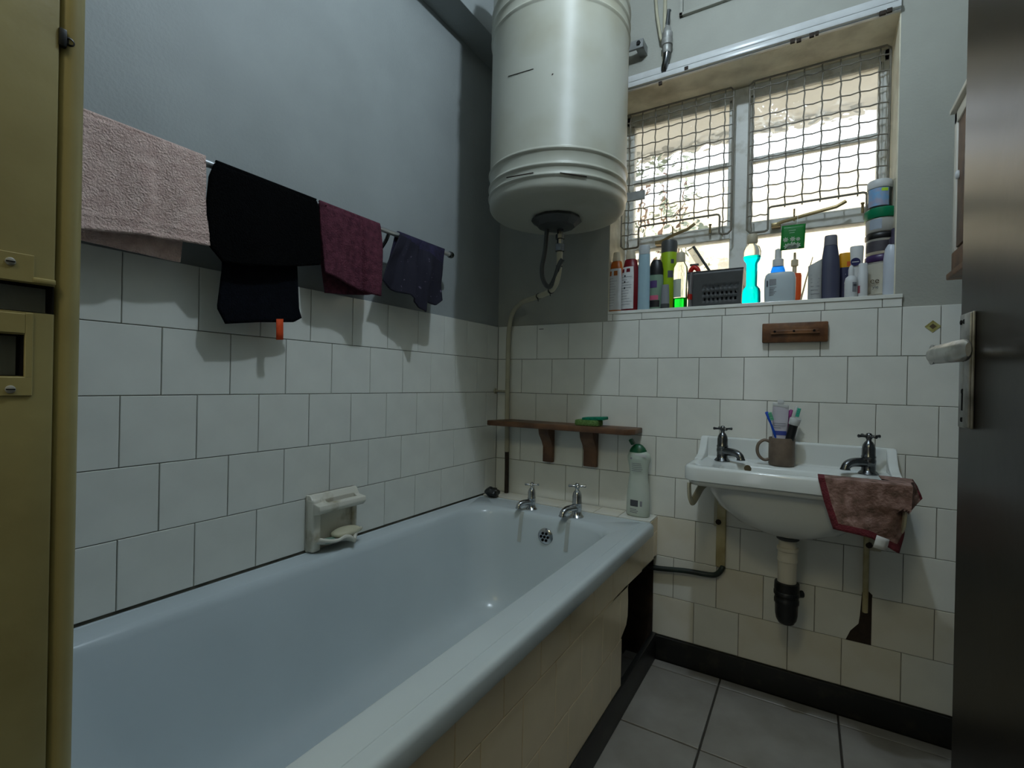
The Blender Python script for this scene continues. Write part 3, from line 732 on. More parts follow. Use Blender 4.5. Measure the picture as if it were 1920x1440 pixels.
for j in range(9):
    row = []
    for i in range(33):
        s = i/32; y = sy0+.008+s*(sy1-sy0-.016)
        e = .058+.026*math.sin(PI*s)+.006*math.exp(-((s-.66)/.06)**2)
        x = .006+(e-.006)*j/8; k = j/8
        lip = .013*max(0, k-.6)/.4+(.008*math.exp(-((s-.46)/.10)**2)-.017*math.exp(-((s-.66)/.06)**2)+.006*math.exp(-((s-.82)/.08)**2))*max(0,k-.55)/.45
        side = .012*(abs(2*s-1)**3)
        row.append(V((x, y, sz0+.016+lip+side)))
    g.append(row)
sheet(bm, g); o = obj('tray', bm, 'ceramic_w', smooth=60); thicken(o, .009, -1); fix(t, o)
bm = B(); sphere(bm, (.046, -.902, sz0+.0405), .052, .58, .98, .29, 20); tag(obj('soap_bar', bm, 'soap'), 'worn cream bar of soap lying in the ceramic soap holder', 'soap')
bm = B(); sphere(bm, (.048, -.966, sz0+.030), .02, .9, 1.1, .4, 12); tag(obj('soap_sliver', bm, mat('pale_green_soap', S(120,150,132), .4, var=.1)), 'pale green sliver of soap beside the cream bar', 'soap')

# black crumpled scrubber in the bath corner
bm = B(); vs = sphere(bm, (.062, -.122, .567), .030, 1.1, .9, .74, 22)
for v in vs:
    c = V((.062, -.122, .567)); k = 1+.35*noise.noise(v.co*70); v.co = c+(v.co-c)*k; v.co.z = max(v.co.z, .5485)
tag(obj('scrubber', bm, 'black'), 'crumpled black bath scrubber in the corner behind the bath', 'scrubber')

# ------------------------------------------------------------------ shelf with sponge
t = thing('wall_shelf', 'dark wooden shelf on two brackets above the bath taps', 'shelf', (.37, 0, .89))
bm = B(); sh = [(.040, -.140), (.052, -.147), (.20, -.142), (.45, -.140), (.655, -.142), (.672, -.134), (.688, -.10), (.686, -.002), (.09, -.002), (.075, -.012), (.05, -.09)]
prism(bm, [(a, b) for a, b in sh], 2, .862, .884); bevel_all(bm, .004, 2, 25); fix(t, obj('shelf_board', bm, 'wood', smooth=40))
for x0, x1 in ((.256, .304), (.446, .505)):
    bm = B(); prism(bm, [(-.0015, .709), (-.022, .709), (-.022, .775), (-.036, .80), (-.062, .83), (-.070, .862), (-.0015, .862)], 0, x0, x1); bevel_all(bm, .003, 2, 25); fix(t, obj('bracket', bm, 'wood', smooth=30))
t = thing('kitchen_sponge', 'green sponge with a darker scourer layer lying on the shelf', 'sponge', (.51, -.07, .8845))
bm = B(); vs = box(bm, .440, .540, -.105, -.045, .8842, .908, .006); fix(t, obj('foam', bm, 'yellow_sp'))
bm = B(); box(bm, .470, .560, -.100, -.040, .908, .920, .003); rot_verts(bm.verts, Matrix.Rotation(-.06, 3, 'Y'), (.52,-.07,.906)); fix(t, obj('scourer', bm, 'green_sp'))
# mark on the tile
bm = B(); box(bm, .2155, .237, -.0012, .001, 1.289, 1.2915); tag(obj('screw_slot_mark', bm, 'black', smooth=0), 'short black strip stuck high on the shaded tiles', 'mark')

# ------------------------------------------------------------------ dish soap bottle on the ledge
bx, by = .690, -.052
t = thing('dish_soap_bottle', 'white squeeze bottle with open green flip cap on the bath ledge', 'bottle', (bx, by, .548))
K['frost'] = mat('frosted_white_plastic', S(226,230,222), .35, col2=S(208,220,208), scale=6, transl=.35)
bm = B(); pf = [(.036,.0),(.042,.004),(.0425,.03),(.0415,.08),(.038,.115),(.0335,.150),(.033,.170),(.036,.192),(.0415,.215),(.0425,.228),(.038,.240),(.028,.248),(.02,.250)]
lathe(bm, [(r, h+.5487) for r, h in pf], (bx, by, 0), 32, 1.06, .60); fix(t, obj('bottle_body', bm, 'frost', smooth=60))
bm = B(); lathe(bm, [(.034,.2535),(.032,.262),(.026,.272),(.017,.281),(.010,.285)], (bx-.004, by, .5487-.01), 24, 1, .62); fix(t, obj('cap', bm, 'dgreen', smooth=60))
bm = B(); box(bm, bx-.030, bx-.016, by-.012, by+.012, .822, .846, .004); rot_verts(bm.verts, Matrix.Rotation(-.55, 3, 'Y'), (bx-.02, by, .822)); fix(t, obj('cap_lid', bm, 'dgreen'))
bm = B(); box(bm, bx-.010, bx+.034, by-.024, by-.0215, .7765, .7885, .002); fix(t, obj('cap_collar', bm, 'white'))
def band(bm, c, R, sx, sy, z0, z1, a0, a1, n=14, power=2, r1=None, mi=0):
    """a thin label shell wrapped round part of a bottle, angles from -y"""
    rr = [R, R if r1 is None else r1]; out = []
    for z, r in ((z0, rr[0]), (z1, rr[1])):
        row = []
        for i in range(n+1):
            a = -PI/2+a0+(a1-a0)*i/n; ca, sa = math.cos(a), math.sin(a)
            if power != 2:
                k = (abs(ca)**power+abs(sa)**power)**(-1/power); ca *= k; sa *= k
            row.append(V((c[0]+r*sx*ca, c[1]+r*sy*sa, z)))
        out.append(row)
    sheet(bm, out[::-1], mi)
def prad(prof, h):
    for (r0, h0), (r1, h1) in zip(prof, prof[1:]):
        if h0 <= h <= h1 and h1 > h0: return r0+(r1-r0)*(h-h0)/(h1-h0)
    return prof[-1][0]
def pband(bm, c, prof, sx, sy, h0, h1, a0, a1, off=.0006, nz=8, n=14):
    rows = []
    for j in range(nz+1):
        h = h1+(h0-h1)*j/nz; r = prad(prof, h); row = []
        for i in range(n+1):
            a = -PI/2+a0+(a1-a0)*i/n; row.append(V((c[0]+(r*sx+off)*math.cos(a), c[1]+(r*sy+off)*math.sin(a), c[2]+h)))
        rows.append(row)
    sheet(bm, rows)
def lines(bm, c, R, sx, sy, z0, z1, a0, a1, n, hgt, power=2, seed=1):
    rnd = random.Random(seed)
    for k in range(n):
        z = z1-(z1-z0)*(k+.5)/n
        band(bm, c, R, sx, sy, z-hgt/2, z+hgt/2, a0, a0+(a1-a0)*rnd.uniform(.55, 1), 8, power)
c = (bx, by, 0)
bm = B(); band(bm, c, .0432, 1.06, .6, .588, .612, -.55, .15); fix(t, obj('barcode', bm, 'print_dark', smooth=60))
bm = B(); lines(bm, c, .0428, 1.06, .6, .562, .580, -.6, .35, 3, .0025, seed=3); lines(bm, c, .0425, 1.06, .6, .72, .755, -.5, .5, 5, .002, seed=5); band(bm, c, .0428, 1.06, .6, .59, .610, .3, .5); lathe(bm, [(.004,-.001),(.004,.0)], (bx-.024, by-.0215, .770), 10, axis='y'); fix(t, obj('printing', bm, 'print_grey', smooth=60))

# ------------------------------------------------------------------ basin
t = thing('wash_basin', 'white ceramic wall basin with splashback between two taps', 'basin', (1.193, -.16, .60))
bx0, bx1, bf = .908, 1.478, -.325
RZ = .803
ring = lambda i, z, r, fx=0: rrect(bx0+i, bx1-i, bf+i+fx, -.003-(i if i < .03 else .03), r, z)
def half(cx, hx, cy, hy, z, r): return rrect(cx-hx, cx+hx, cy-hy, cy+hy, r, z)
bm = B()
rf = [.008, .008, .075, .075]
rf = [.006, .006, .045, .045]; rg = [.006, .006, .04, .04]
rings(bm, [half(1.195,.045,-.17,.04,.598,.035), half(1.195,.075,-.17,.062,.602,.055), half(1.195,.14,-.165,.092,.626,.08), half(1.195,.195,-.158,.118,.668,.095), half(1.195,.222,-.152,.130,.708,.10), half(1.195,.232,-.150,.137,.730,.10),
  half(1.195,.250,-.154,.142,.738,.09), rrect(bx0+.022,bx1-.022,bf+.020,-.003,rg,.7395), rrect(bx0+.014,bx1-.014,bf+.013,-.003,rg,.742), rrect(bx0+.011,bx1-.011,bf+.010,-.003,rg,.750), rrect(bx0+.010,bx1-.010,bf+.009,-.003,rg,.754),
  rrect(bx0,bx1,bf,-.003,rf,.758), rrect(bx0,bx1,bf,-.003,rf,.794), rrect(bx0+.003,bx1-.003,bf+.003,-.004,rf,.800), rrect(bx0+.009,bx1-.009,bf+.009,-.005,rf,RZ),
  rrect(bx0+.020,bx1-.020,bf+.020,-.012,[.01,.01,.07,.07],RZ-.001), rrect(bx0+.030,bx1-.030,bf+.028,-.018,[.02,.02,.065,.065],RZ-.008),
  rrect(bx0+.090,bx1-.090,bf+.032,-.115,[.05,.05,.07,.07],RZ-.0095), rrect(bx0+.098,bx1-.098,bf+.036,-.122,[.05,.05,.07,.07],RZ-.016), rrect(bx0+.110,bx1-.110,bf+.046,-.132,[.06,.06,.07,.07],.745), rrect(bx0+.15,bx1-.15,bf+.07,-.145,.06,.68), rrect(bx0+.22,bx1-.22,bf+.10,-.16,.04,.655)], True, True)
fix(t, obj('bowl', bm, 'ceramic', smooth=50))
bm = B()
wing = [(-.003, .775), (-.003, .870), (-.020, .870), (-.030, .864), (-.045, .846), (-.062, .828), (-.085, .815), (-.115, .807), (-.15, RZ-.001), (-.15, .775)]
for a, b in ((bx0+.001, bx0+.026), (bx1-.026, bx1-.001)):
    prism(bm, wing, 0, a, b)
prism(bm, [(-.003,.775),(-.003,.871),(-.017,.871),(-.022,.866),(-.026,.80),(-.034,.795),(-.034,.775)], 0, bx0+.004, bx1-.004)
bevel_all(bm, .003, 2, 35); fix(t, obj('splashback', bm, 'ceramic', smooth=50))
q = at(1424, 874, 1, -.15)
bm = B(); lathe(bm, [(.011, -.002), (.011, .002)], (1.075, -.1245, .782), 16, axis='y'); fix(t, plabel(obj('overflow', bm, 'stain'), 'brown stained overflow hole'))
bm = B(); lathe(bm, [(.030, .655), (.030, .659), (.022, .660)], (1.193, -.19, 0), 20); fix(t, obj('waste', bm, 'dchrome'))
bm = B(); tube(bm, [(1.20, -.296, RZ-.006), (1.235, -.295, RZ-.006)], .0045, 8, flat=(.003,.002)); tag(obj('hair_grip', bm, 'black', smooth=0), 'thin black hair grip lying inside the basin front edge', 'hair grip')
for x, b, s in ((.9915, -.092, .95), (1.402, -.085, .98)):
    pillar_tap((x, b, RZ-.0085), (-PI/2+1.05 if x < 1.2 else -PI/2-.95), s, 'tarnished basin tap on the side near the bath' if x < 1.2 else 'tarnished basin tap on the side near the pink cloth', 'dchrome', 'pillar taps')
# cast-iron brackets
for k, (x, s) in enumerate(((.925, 1), (1.462, -1))):
    bm = B()
    path = [(x, -.30, .745), (x, -.302, .728), (x+.002*s, -.298, .70), (x+.006*s, -.285, .684), (x+.012*s, -.262, .692), (x+.022*s, -.20, .722), (x+.035*s, -.15, .724), (x+.048*s, -.09, .69), (x+.052*s, -.035, .655), (x+.052*s, -.012, .635)]
    tube(bm, smoothpath(path, 4), .006, 8, flat=(.010, .004))
    box(bm, x+.040*s-.008, x+.040*s+.024, -.013, -.0015, .545, .68, .003)
    fix(t, plabel(obj('bracket', bm, 'pipe', smooth=50), 'chipped cream cast-iron bracket'))
    bm = B(); lathe(bm, [(.009, -.02), (.010, -.017), (.010, -.012)], (x+.048*s, 0, .562), 8, axis='y'); fix(t, obj('bracket_bolt', bm, 'rust'))
# trap
t = thing('basin_trap', 'white pvc tailpipe ending in a black bottle trap below basin', 'trap', (1.196, -.17, .33))
tx, ty = 1.196, -.17
bm = B(); lathe(bm, [(.028,.600),(.028,.588),(.026,.586),(.026,.560),(.030,.558),(.030,.548),(.027,.546),(.027,.524),(.0285,.522),(.0285,.515),(.0265,.513),(.0265,.445)], (tx,ty,0), 28); fix(t, obj('tailpipe', bm, 'pvc', smooth=40))
bm = B(); lathe(bm, [(.029,.592),(.0315,.590),(.0315,.583),(.029,.581)], (tx,ty,0), 28); fix(t, obj('washer_ring', bm, 'dgrey'))
bm = B(); lathe(bm, [(.027,.450),(.034,.448),(.035,.43),(.0345,.422),(.036,.420),(.036,.410),(.033,.408),(.033,.398),(.0345,.396),(.0345,.385),(.032,.382),(.031,.35),(.0285,.335),(.022,.323),(.010,.317)], (tx,ty,0), 28)
tube(bm, [(tx+.02, ty+.01, .412), (tx+.042, ty+.025, .412)], .011, 14); tube(bm, [(tx+.012, ty+.02, .40), (tx+.012, -.001, .40)], .012, 12)
fix(t, plabel(obj('bottle_trap', bm, 'black', smooth=40), 'black rounded trap body'))
# supply pipes
t = thing('supply_pipe', 'dark green supply pipe with cream riser beside the bath end', 'pipe', (.95, -.02, .37))
bm = B(); tube(bm, smoothpath([(.68,-.022,.352), (.757,-.018,.350), (.86,-.018,.362), (.945,-.018,.366), (.972,-.018,.374), (.988,-.015,.395), (.990,-.010,.402)], 5), .0095, 12); fix(t, plabel(obj('green_pipe', bm, 'gpipe', smooth=60), 'dark green horizontal pipe with upturned end'))
bm = B(); box(bm, .966, .998, -.014, -.0015, .398, .70, .004); tube(bm, smoothpath([(.985,-.008,.68), (.990,-.03,.70), (.9915,-.085,.73), (.9915,-.092,.76)], 5), .0075, 12); fix(t, plabel(obj('riser', bm, 'pipe_y', smooth=60), 'yellowed boxed riser to the basin tap'))
t = thing('supply_pipe', 'yellowed thin supply pipe entering the broken tile slot', 'pipe', (1.408, -.02, .4))
bm = B(); tube(bm, smoothpath([(1.409,-.0005,.345), (1.4085,-.010,.40), (1.408,-.013,.46), (1.408,-.013,.64), (1.407,-.03,.69), (1.403,-.08,.73), (1.402,-.085,.76)], 5), .008, 12); fix(t, obj('riser', bm, 'pipe_y', smooth=60))

# ------------------------------------------------------------------ wooden plaque and sticker
t = thing('wooden_plaque', 'plain brown wooden hook block on the tiles below the sill', 'plaque', (1.197, 0, 1.24))
bm = B(); box(bm, 1.101, 1.294, -.020, -.0012, 1.206, 1.273, .004); fix(t, obj('board', bm, 'wood2'))
bm = B(); tube(bm, [(1.128, -.0195, 1.236), (1.27, -.0195, 1.236)], .006, 8, flat=(.006,.003)); box(bm, 1.13, 1.268, -.0235, -.019, 1.236, 1.248, .002); fix(t, obj('carved_strip', bm, 'wood2'))
for x in (1.14, 1.197, 1.255):
    bm = B(); lathe(bm, [(.004,-.0245),(.004,-.022)], (x, 0, 1.243), 8, axis='y'); fix(t, obj('screw', bm, 'jamb_hole'))
q = at(1749, 612, 1, -.001)
t = thing('tile_sticker', 'small yellow diamond sticker on tiles near the door edge', 'sticker', (q.x, -.001, q.z))
K['stk'] = mat('yellow_sticker', S(178,172,112), .5, col2=S(140,130,70), scale=90)
bm = B(); d = .0185; prism(bm, [(q.x-d*1.05,q.z),(q.x,q.z-d),(q.x+d*1.05,q.z),(q.x,q.z+d)], 1, -.0016, -.0009); fix(t, obj('sticker_base', bm, 'stk', smooth=0))
bm = B(); d = .0085; prism(bm, [(q.x-d,q.z),(q.x,q.z-d),(q.x+d,q.z),(q.x,q.z+d)], 1, -.0019, -.0015); fix(t, obj('sticker_centre', bm, 'stain', smooth=0))

# ------------------------------------------------------------------ wall cabinet on the right wall, mostly behind the door
t = thing('wall_cabinet', 'white medicine cabinet with brown door, mostly hidden by the open door', 'cabinet', (1.60, -.45, 1.4))
cy = -.148
bm = B(); box(bm, 1.583, XR, -.70, cy, 1.43, 1.815, .002); 
K['cabw'] = mat('cabinet_white_paint', S(214,210,198), .5, var=.06, scale=12)
fix(t, obj('carcass', bm, 'cabw'))
bm = B(); box(bm, 1.571, 1.584, cy-.024, cy, 1.43, 1.81, .002); box(bm, 1.571, 1.584, -.70, -.676, 1.43, 1.81, .002); box(bm, 1.571, 1.584, -.70, cy, 1.778, 1.81, .002); fix(t, obj('face_frame', bm, 'cabw'))
bm = B(); box(bm, 1.575, 1.585, -.677, cy-.023, 1.44, 1.78, .001); fix(t, obj('cabinet_door', bm, 'wood'))
bm = B(); sphere(bm, (1.572, cy-.040, 1.63), .008, .8, .7, 1.6, 12); fix(t, obj('knob', bm, 'white'))
bm = B(); box(bm, 1.562, XR, -.72, cy+.012, 1.815, 1.828, .002); fix(t, obj('cornice', bm, 'cabw'))
bm = B(); box(bm, 1.571, XR, -.70, cy+.004, 1.375, 1.43, .003); box(bm, 1.562, XR, -.72, cy+.012, 1.358, 1.375, .003); fix(t, obj('base_moulding', bm, 'wood2'))

# ------------------------------------------------------------------ towel rail and what hangs on it
RX = .075; RZ2 = at(845, 478, 0, RX).z; RE = at(848, 478, 0, RX).y
t = thing('towel_rail', 'chrome towel rail running along the left wall above the bath', 'towel rail', (RX, -.9, RZ2))
bm = B(); tube(bm, [(RX, -1.70, RZ2), (RX, RE-.012, RZ2)], .0085, 16); fix(t, obj('rail_bar', bm, mat('dull_chrome_rail', S(200,202,204), .3, .75, var=.08)))
bm = B(); lathe(bm, [(.0085,-.02),(.012,-.018),(.0125,-.006),(.010,0),(.005,.003)], (RX, RE, RZ2), 16, axis='y'); fix(t, obj('end_knob', bm, 'dchrome'))
for y in (at(575, 460, 0, .05).y, at(718, 440, 0, .05).y, -1.62):
    bm = B(); tube(bm, smoothpath([(-.004, y, RZ2-.075), (.03, y, RZ2-.06), (.062, y, RZ2-.03), (RX, y, RZ2-.008)], 4), .006, 10); lathe(bm, [(.020, -.008), (.020, -.002), (.010, .006)], (0, y, RZ2-.075), 16, axis='x'); fix(t, obj('wall_bracket', bm, 'dchrome'))
def yz(u, v, x=RX+.012):
    q = at(u, v, 0, x); return V((0, q.y, q.z))
def towel(name, label, m, front, back, folds, nf=40, ns=36, rr=.0115, seed=0, th=.004, extra=None, mb=None, gap=0, hem=False, pleats=()):
    """front/back: dict(top, bot, left, right) pixel polylines read on the plane of the cloth; hung over the rail"""
    bm = B(); out = []
    for side, d, x0 in ((1, front, RX+rr), (-1, back, RX-rr)):
        xx = x0
        P_ = {k: [yz(u, v, x0) for u, v in d[k]] for k in ('top','bot','left','right')}
        g = coons(P_['top'], P_['bot'], P_['left'], P_['right'], ns, nf)
        for j, row in enumerate(g):
            k = j/nf
            for i, q in enumerate(row):
                s = i/ns
                amp = folds*min(1, k*2.2)
                q.x = x0
                for s0, sw, am in pleats:
                    if side > 0: q.x += am*min(1, .25+k*1.4)*max(0, min(1, (s-s0)/sw+.5))
                if hem and side > 0 and (.865 < k < .885 or .905 < k < .92 or k > .955): q.x += .0016
                q.x += side*gap*k+amp*(.6*math.sin(s*9+seed+1.5*k)+.5*noise.noise(V((s*6+seed, k*2.2, side*3))))*(.55 if side < 0 else 1)+side*.004*k
        out.append(g)
    arc = []
    for a in range(1, 6):
        w_ = a/6; row = []
        for i in range(ns+1):
            y = out[0][0][i].y*(1-w_)+out[1][0][i].y*w_
            an = PI*w_; row.append(V((RX+rr*math.cos(an), y, max(RZ2, 0)+.0+rr*math.sin(an))))
        arc.append(row)
    for i in range(ns+1):
        out[0][0][i].z = RZ2; out[1][0][i].z = RZ2
    g = out[0][::-1]+arc+out[1]
    sheet(bm, g)
    if mb:
        for f in bm.faces:
            if f.calc_center_median().x < RX and f.calc_center_median().z < RZ2: f.material_index = 1
    o = obj(name, bm, [m, mb] if mb else m, smooth=60); thicken(o, th, 0)
    return o
o = towel('pink_towel', '', 'pink', dict(top=[(60,168),(158,208),(384,292)], bot=[(60,419),(158,430),(270,442),(392,461)], left=[(60,168),(60,419)], right=[(384,292),(386,380),(392,461)]),
          dict(top=[(60,168),(158,208),(384,292)], bot=[(60,436),(158,450),(240,470),(340,491)], left=[(60,168),(60,436)], right=[(384,292),(350,400),(340,491)]), .010, seed=1, th=.007, hem=True, nf=60, pleats=[(.62,.05,-.010),(.74,.12,.012)])
tag(o, 'pale pink terry towel hanging on the rail nearest the door frame', 'towel', 'towels on the rail')
o = towel('black_towel', '', 'black_terry', dict(top=[(404,302),(440,313),(592,374)], bot=[(418,492),(480,499),(540,500),(598,497)], left=[(404,302),(392,330),(386,397),(391,458),(418,492)], right=[(592,374),(597,391),(598,497)]),
          dict(top=[(404,302),(440,313),(592,374)], bot=[(426,607),(490,604),(552,604),(566,596)], left=[(404,302),(416,400),(419,501),(410,577),(426,607)], right=[(592,374),(566,450),(557,500),(561,580),(566,596)]), .006, seed=3, th=.006, mb='black_terry_lit')
tag(o, 'large black towel folded over the rail with an orange tag', 'towel', 'towels on the rail')
bm = B(); g = [[at(u, v, 0, RX-.012+.003*math.sin(k)) for u in (518, 531)] for k, v in enumerate((598, 612, 624, 637))]; sheet(bm, g)
tg = obj('orange_tag', bm, 'orange'); tg.parent = o; thicken(tg, .001); plabel(tg, 'bright orange tag below the hem')
o = towel('maroon_towel', '', 'maroon', dict(top=[(598,379),(650,397),(711,419)], bot=[(607,511),(640,527),(687,552),(707,556)], left=[(598,379),(602,440),(607,511)], right=[(711,419),(711,470),(708,510),(707,556)]),
          dict(top=[(598,379),(650,397),(711,419)], bot=[(611,549),(650,552),(690,553),(703,551)], left=[(598,379),(604,495),(611,549)], right=[(711,419),(706,500),(703,551)]), .007, seed=5, th=.006, ns=60, pleats=[(.70,.03,.011)])
tag(o, 'maroon hand towel hanging between the black towel and navy cloth', 'towel', 'towels on the rail')
o = towel('navy_cloth', '', 'navy', dict(top=[(751,437),(790,450),(832,465)], bot=[(716,526),(742,548),(762,553),(786,587),(792,566),(812,573),(822,564)], left=[(751,437),(733,470),(716,526)], right=[(832,465),(828,500),(822,564)]),
          dict(top=[(740,444),(790,450),(832,465)], bot=[(722,528),(760,548),(800,560),(822,560)], left=[(740,444),(728,490),(722,528)], right=[(832,465),(828,500),(822,560)]), .020, seed=8, th=.004, rr=.011, ns=60, pleats=[(.18,.05,.014),(.42,.04,-.016),(.55,.05,.018)])
K['navyp'] = mat('dark_printed_cloth', S(92,84,104), .9, col2=S(24,22,38), scale=75, lo=.67, hi=.72)
# the printed lower half
me = o.data; me.materials.append(K['navyp'])
for pf_ in me.polygons:
    c = pf_.center
    if c.x > RX and c.z < RZ2-.045-(c.y+.55)*.25: pf_.material_index = 1
tag(o, 'small navy printed cloth at the far end of the rail', 'cloth', 'towels on the rail')

# ------------------------------------------------------------------ mug with brushes on the basin
mx, my, mz = 1.170, -.072, RZ-.0085
t = thing('mug', 'brown stoneware mug holding toothbrushes on the basin ledge', 'mug', (mx, my, mz))
bm = B(); lathe(bm, [(.030,0),(.036,.002),(.0385,.006),(.0385,.09),(.0375,.0925),(.0355,.091),(.035,.01),(.0,.008)], (mx,my,mz), 36, cap1=False); bmesh.ops.remove_doubles(bm, verts=bm.verts, dist=1e-5); fix(t, obj('mug_body', bm, 'mug', smooth=50))
bm = B(); d = V((-.97, -.24, 0)); tube(bm, smoothpath([V((mx,my,mz))+d*a+V((0,0,b)) for a, b in ((.035,.077),(.052,.082),(.068,.070),(.073,.050),(.068,.030),(.052,.016),(.036,.020))], 5), .0055, 12, flat=(.005,.0035)); fix(t, obj('handle', bm, 'mug', smooth=60))
def brush(label, base, tip, col, head, bristle, mid=None):
    t = thing('toothbrush', label, 'toothbrush', base, 'toothbrushes in the mug')
    b, e = V(base), V(tip); d = (e-b).normalized()
    bm = B(); tube(bm, [b, b.lerp(e,.5), b.lerp(e,.78), b.lerp(e,.84), e-d*.002, e], .004, 8, rs=[.004,.0045,.003,.0045,.0055,.003]); fix(t, obj('brush_handle', bm, col, smooth=60))
    side = d.cross(V((.35,1,0))).normalized(); bm = B()
    for k in range(5):
        c = b.lerp(e, .84+.03*k); tube(bm, [c+side*head*.003, c+side*head*.0135], .0032, 6)
    fix(t, obj('bristles', bm, bristle))
K['blue'] = mat('blue_plastic', S(24,78,190), .35, var=.05); K['pink_pl'] = mat('magenta_plastic', S(150,62,130), .4, var=.05); K['mint'] = mat('mint_bristle', S(60,176,150), .6, var=.1); K['pgreen'] = mat('pale_green_plastic', S(110,190,150), .4, var=.05)
zb = mz+.010
brush('blue toothbrush leaning out on the handle side of the mug', (mx+.012, my-.004, zb), tuple(at(1437, 772, 1, my-.02)), 'blue', -1, 'pgreen')
brush('magenta toothbrush standing behind the toothpaste tube', (mx-.006, my+.012, zb), tuple(at(1484, 768, 1, my+.02)), 'pink_pl', 1, 'pink_pl')
brush('white toothbrush with mint bristles standing tallest in the mug', (mx+.004, my+.014, zb), tuple(at(1494, 762, 1, my+.025)), 'white', -1, 'mint')
# toothpaste tube
t = thing('toothpaste_tube', 'silvery white toothpaste tube standing upright in the mug', 'tube', (mx-.012, my-.006, zb))
K['tube'] = mat('tube_laminate', S(190,186,196), .35, var=.06, scale=20); K['tubeblue'] = mat('tube_blue_print', S(60,74,150), .4, var=.05)
tp = at(1464, 762, 1, my-.006); b_ = V((mx-.008, my-.006, zb)); hh = tp-b_
rs = []
for k, (w_, th_) in enumerate(((.016,.014),(.020,.014),(.0215,.012),(.022,.008),(.023,.0045),(.0235,.0015))):
    c = b_+hh*(k/5); rs.append([c+V((w_*math.cos(2*PI*i/20), th_*math.sin(2*PI*i/20), 0)) for i in range(20)])
bm = B(); rings(bm, rs); fix(t, obj('tube_body', bm, 'tube', smooth=60))
bm = B(); c = b_+hh; box(bm, c.x-.0245, c.x+.022, c.y-.003, c.y+.003, c.z-.002, c.z+.009, .002); rot_verts(bm.verts, Matrix.Rotation(.18,3,'Y'), c); box(bm, c.x-.010, c.x+.009, c.y-.004, c.y+.006, c.z+.006, c.z+.022, .003); fix(t, obj('crimped_end', bm, 'white'))
bm = B(); cb_ = b_+hh*.60; band(bm, cb_, .0219, 1, .50, cb_.z-.020, cb_.z-.006, -1.1, 1.1); fix(t, obj('blue_print', bm, 'tubeblue'))
bm = B(); lines(bm, cb_, .0222, 1, .50, cb_.z, cb_.z+.022, -.9, .9, 3, .002, seed=2); fix(t, obj('printing', bm, 'print_grey'))
# capped tube
t = thing('cosmetic_tube', 'black tube with a white cap leaning in the mug', 'tube', (mx+.014, my-.010, zb+.03))
e = at(1490, 790, 1, my-.016); b_ = V((mx+.010, my-.010, zb+.02)); d = (e-b_).normalized()
bm = B(); tube(bm, [b_, b_+d*.05, e-d*.008], .013, 18); fix(t, obj('tube_body', bm, 'black', smooth=50))
bm = B(); tube(bm, [e-d*.012, e-d*.010, e+d*.008, e+d*.010], .0155, 20, rs=[.0145,.0155,.0165,.015]); fix(t, obj('cap', bm, 'white', smooth=50))

# ------------------------------------------------------------------ cloth over the basin corner
K['dish'] = None
dm = bpy.data.materials.new('printed_dishcloth'); dm.use_nodes = True
N, L = dm.node_tree.nodes, dm.node_tree.links; p = N['Principled BSDF']; p.inputs['Roughness'].default_value = .95
tc = N.new('ShaderNodeTexCoord'); nz = N.new('ShaderNodeTexNoise'); nz.inputs['Scale'].default_value = 38; nz.inputs['Detail'].default_value = 6
L.new(tc.outputs['Object'], nz.inputs['Vector']); rp = N.new('ShaderNodeValToRGB'); L.new(nz.outputs['Fac'], rp.inputs[0])
rp.color_ramp.elements[0].position = .36; rp.color_ramp.elements[0].color = S(96,74,62); rp.color_ramp.elements[1].position = .66; rp.color_ramp.elements[1].color = S(160,130,122)
el = rp.color_ramp.elements.new(.5); el.color = S(128,98,88)
L.new(rp.outputs[0], p.inputs['Base Color']); bp = N.new('ShaderNodeBump'); bp.inputs['Strength'].default_value = .5; bp.inputs['Distance'].default_value = .006
n2 = N.new('ShaderNodeTexNoise'); n2.inputs['Scale'].default_value = 160; L.new(tc.outputs['Object'], n2.inputs['Vector']); L.new(n2.outputs['Fac'], bp.inputs['Height']); L.new(bp.outputs[0], p.inputs['Normal'])
K['dish'] = dm; K['dishred'] = mat('red_cloth_border', S(112,42,50), .95, var=.25, scale=60, bump=.4, bscale=200)
FY = bf-.010
fr_ = [at(u, v, 1, FY) for u, v in ((1534,900),(1590,902),(1640,904),(1680,902))]
topl = [V((q.x, FY+.004, RZ+.004)) for q in fr_]
topl = [V((at(1534,895,1,FY).x, FY+.003, RZ+.003)), V((1.36, FY+.002, RZ+.004)), V((1.43, FY+.004, RZ+.004)), V((1.474, bf+.045, RZ+.004)), V((1.490, -.20, RZ+.004))]
botl = [at(1562,991,1,FY-.006), at(1596,998,1,FY-.010), at(1632,1008,1,FY-.008), at(1686,1040,1,FY+.02), at(1699,968,1,-.24), at(1731,936,1,-.215)]
lft = [topl[0], at(1545,940,1,FY-.003), botl[0]]
rgt = [topl[-1], V((1.499, -.205, RZ-.012)), botl[-1]]
g = coons(topl, botl, lft, rgt, 40, 22)
for j, row in enumerate(g):
    for i, q in enumerate(row):
        s, k = i/40, j/22
        q.y += -.010*k*math.sin(s*11+.4)-.004*noise.noise(V((s*7, k*5, 2)))
        if q.z > .74 and s < .74: q.y = min(q.y, bf-.005)
        if s > .8 and q.z > .74: q.x = max(q.x, bx1+.006)
inner = []
for d_, dz in ((.060,.004),(.040,.0045),(.018,.0045)):
    inner.append([V((min(q.x, bx1-.001)-(d_ if i/40 > .75 else 0), q.y+(d_ if i/40 <= .75 else d_*.2), RZ+dz)) for i, q in enumerate(g[0])])
bm = B(); gg = inner+g; sheet(bm, gg)
nj, ni = len(gg)-1, 40
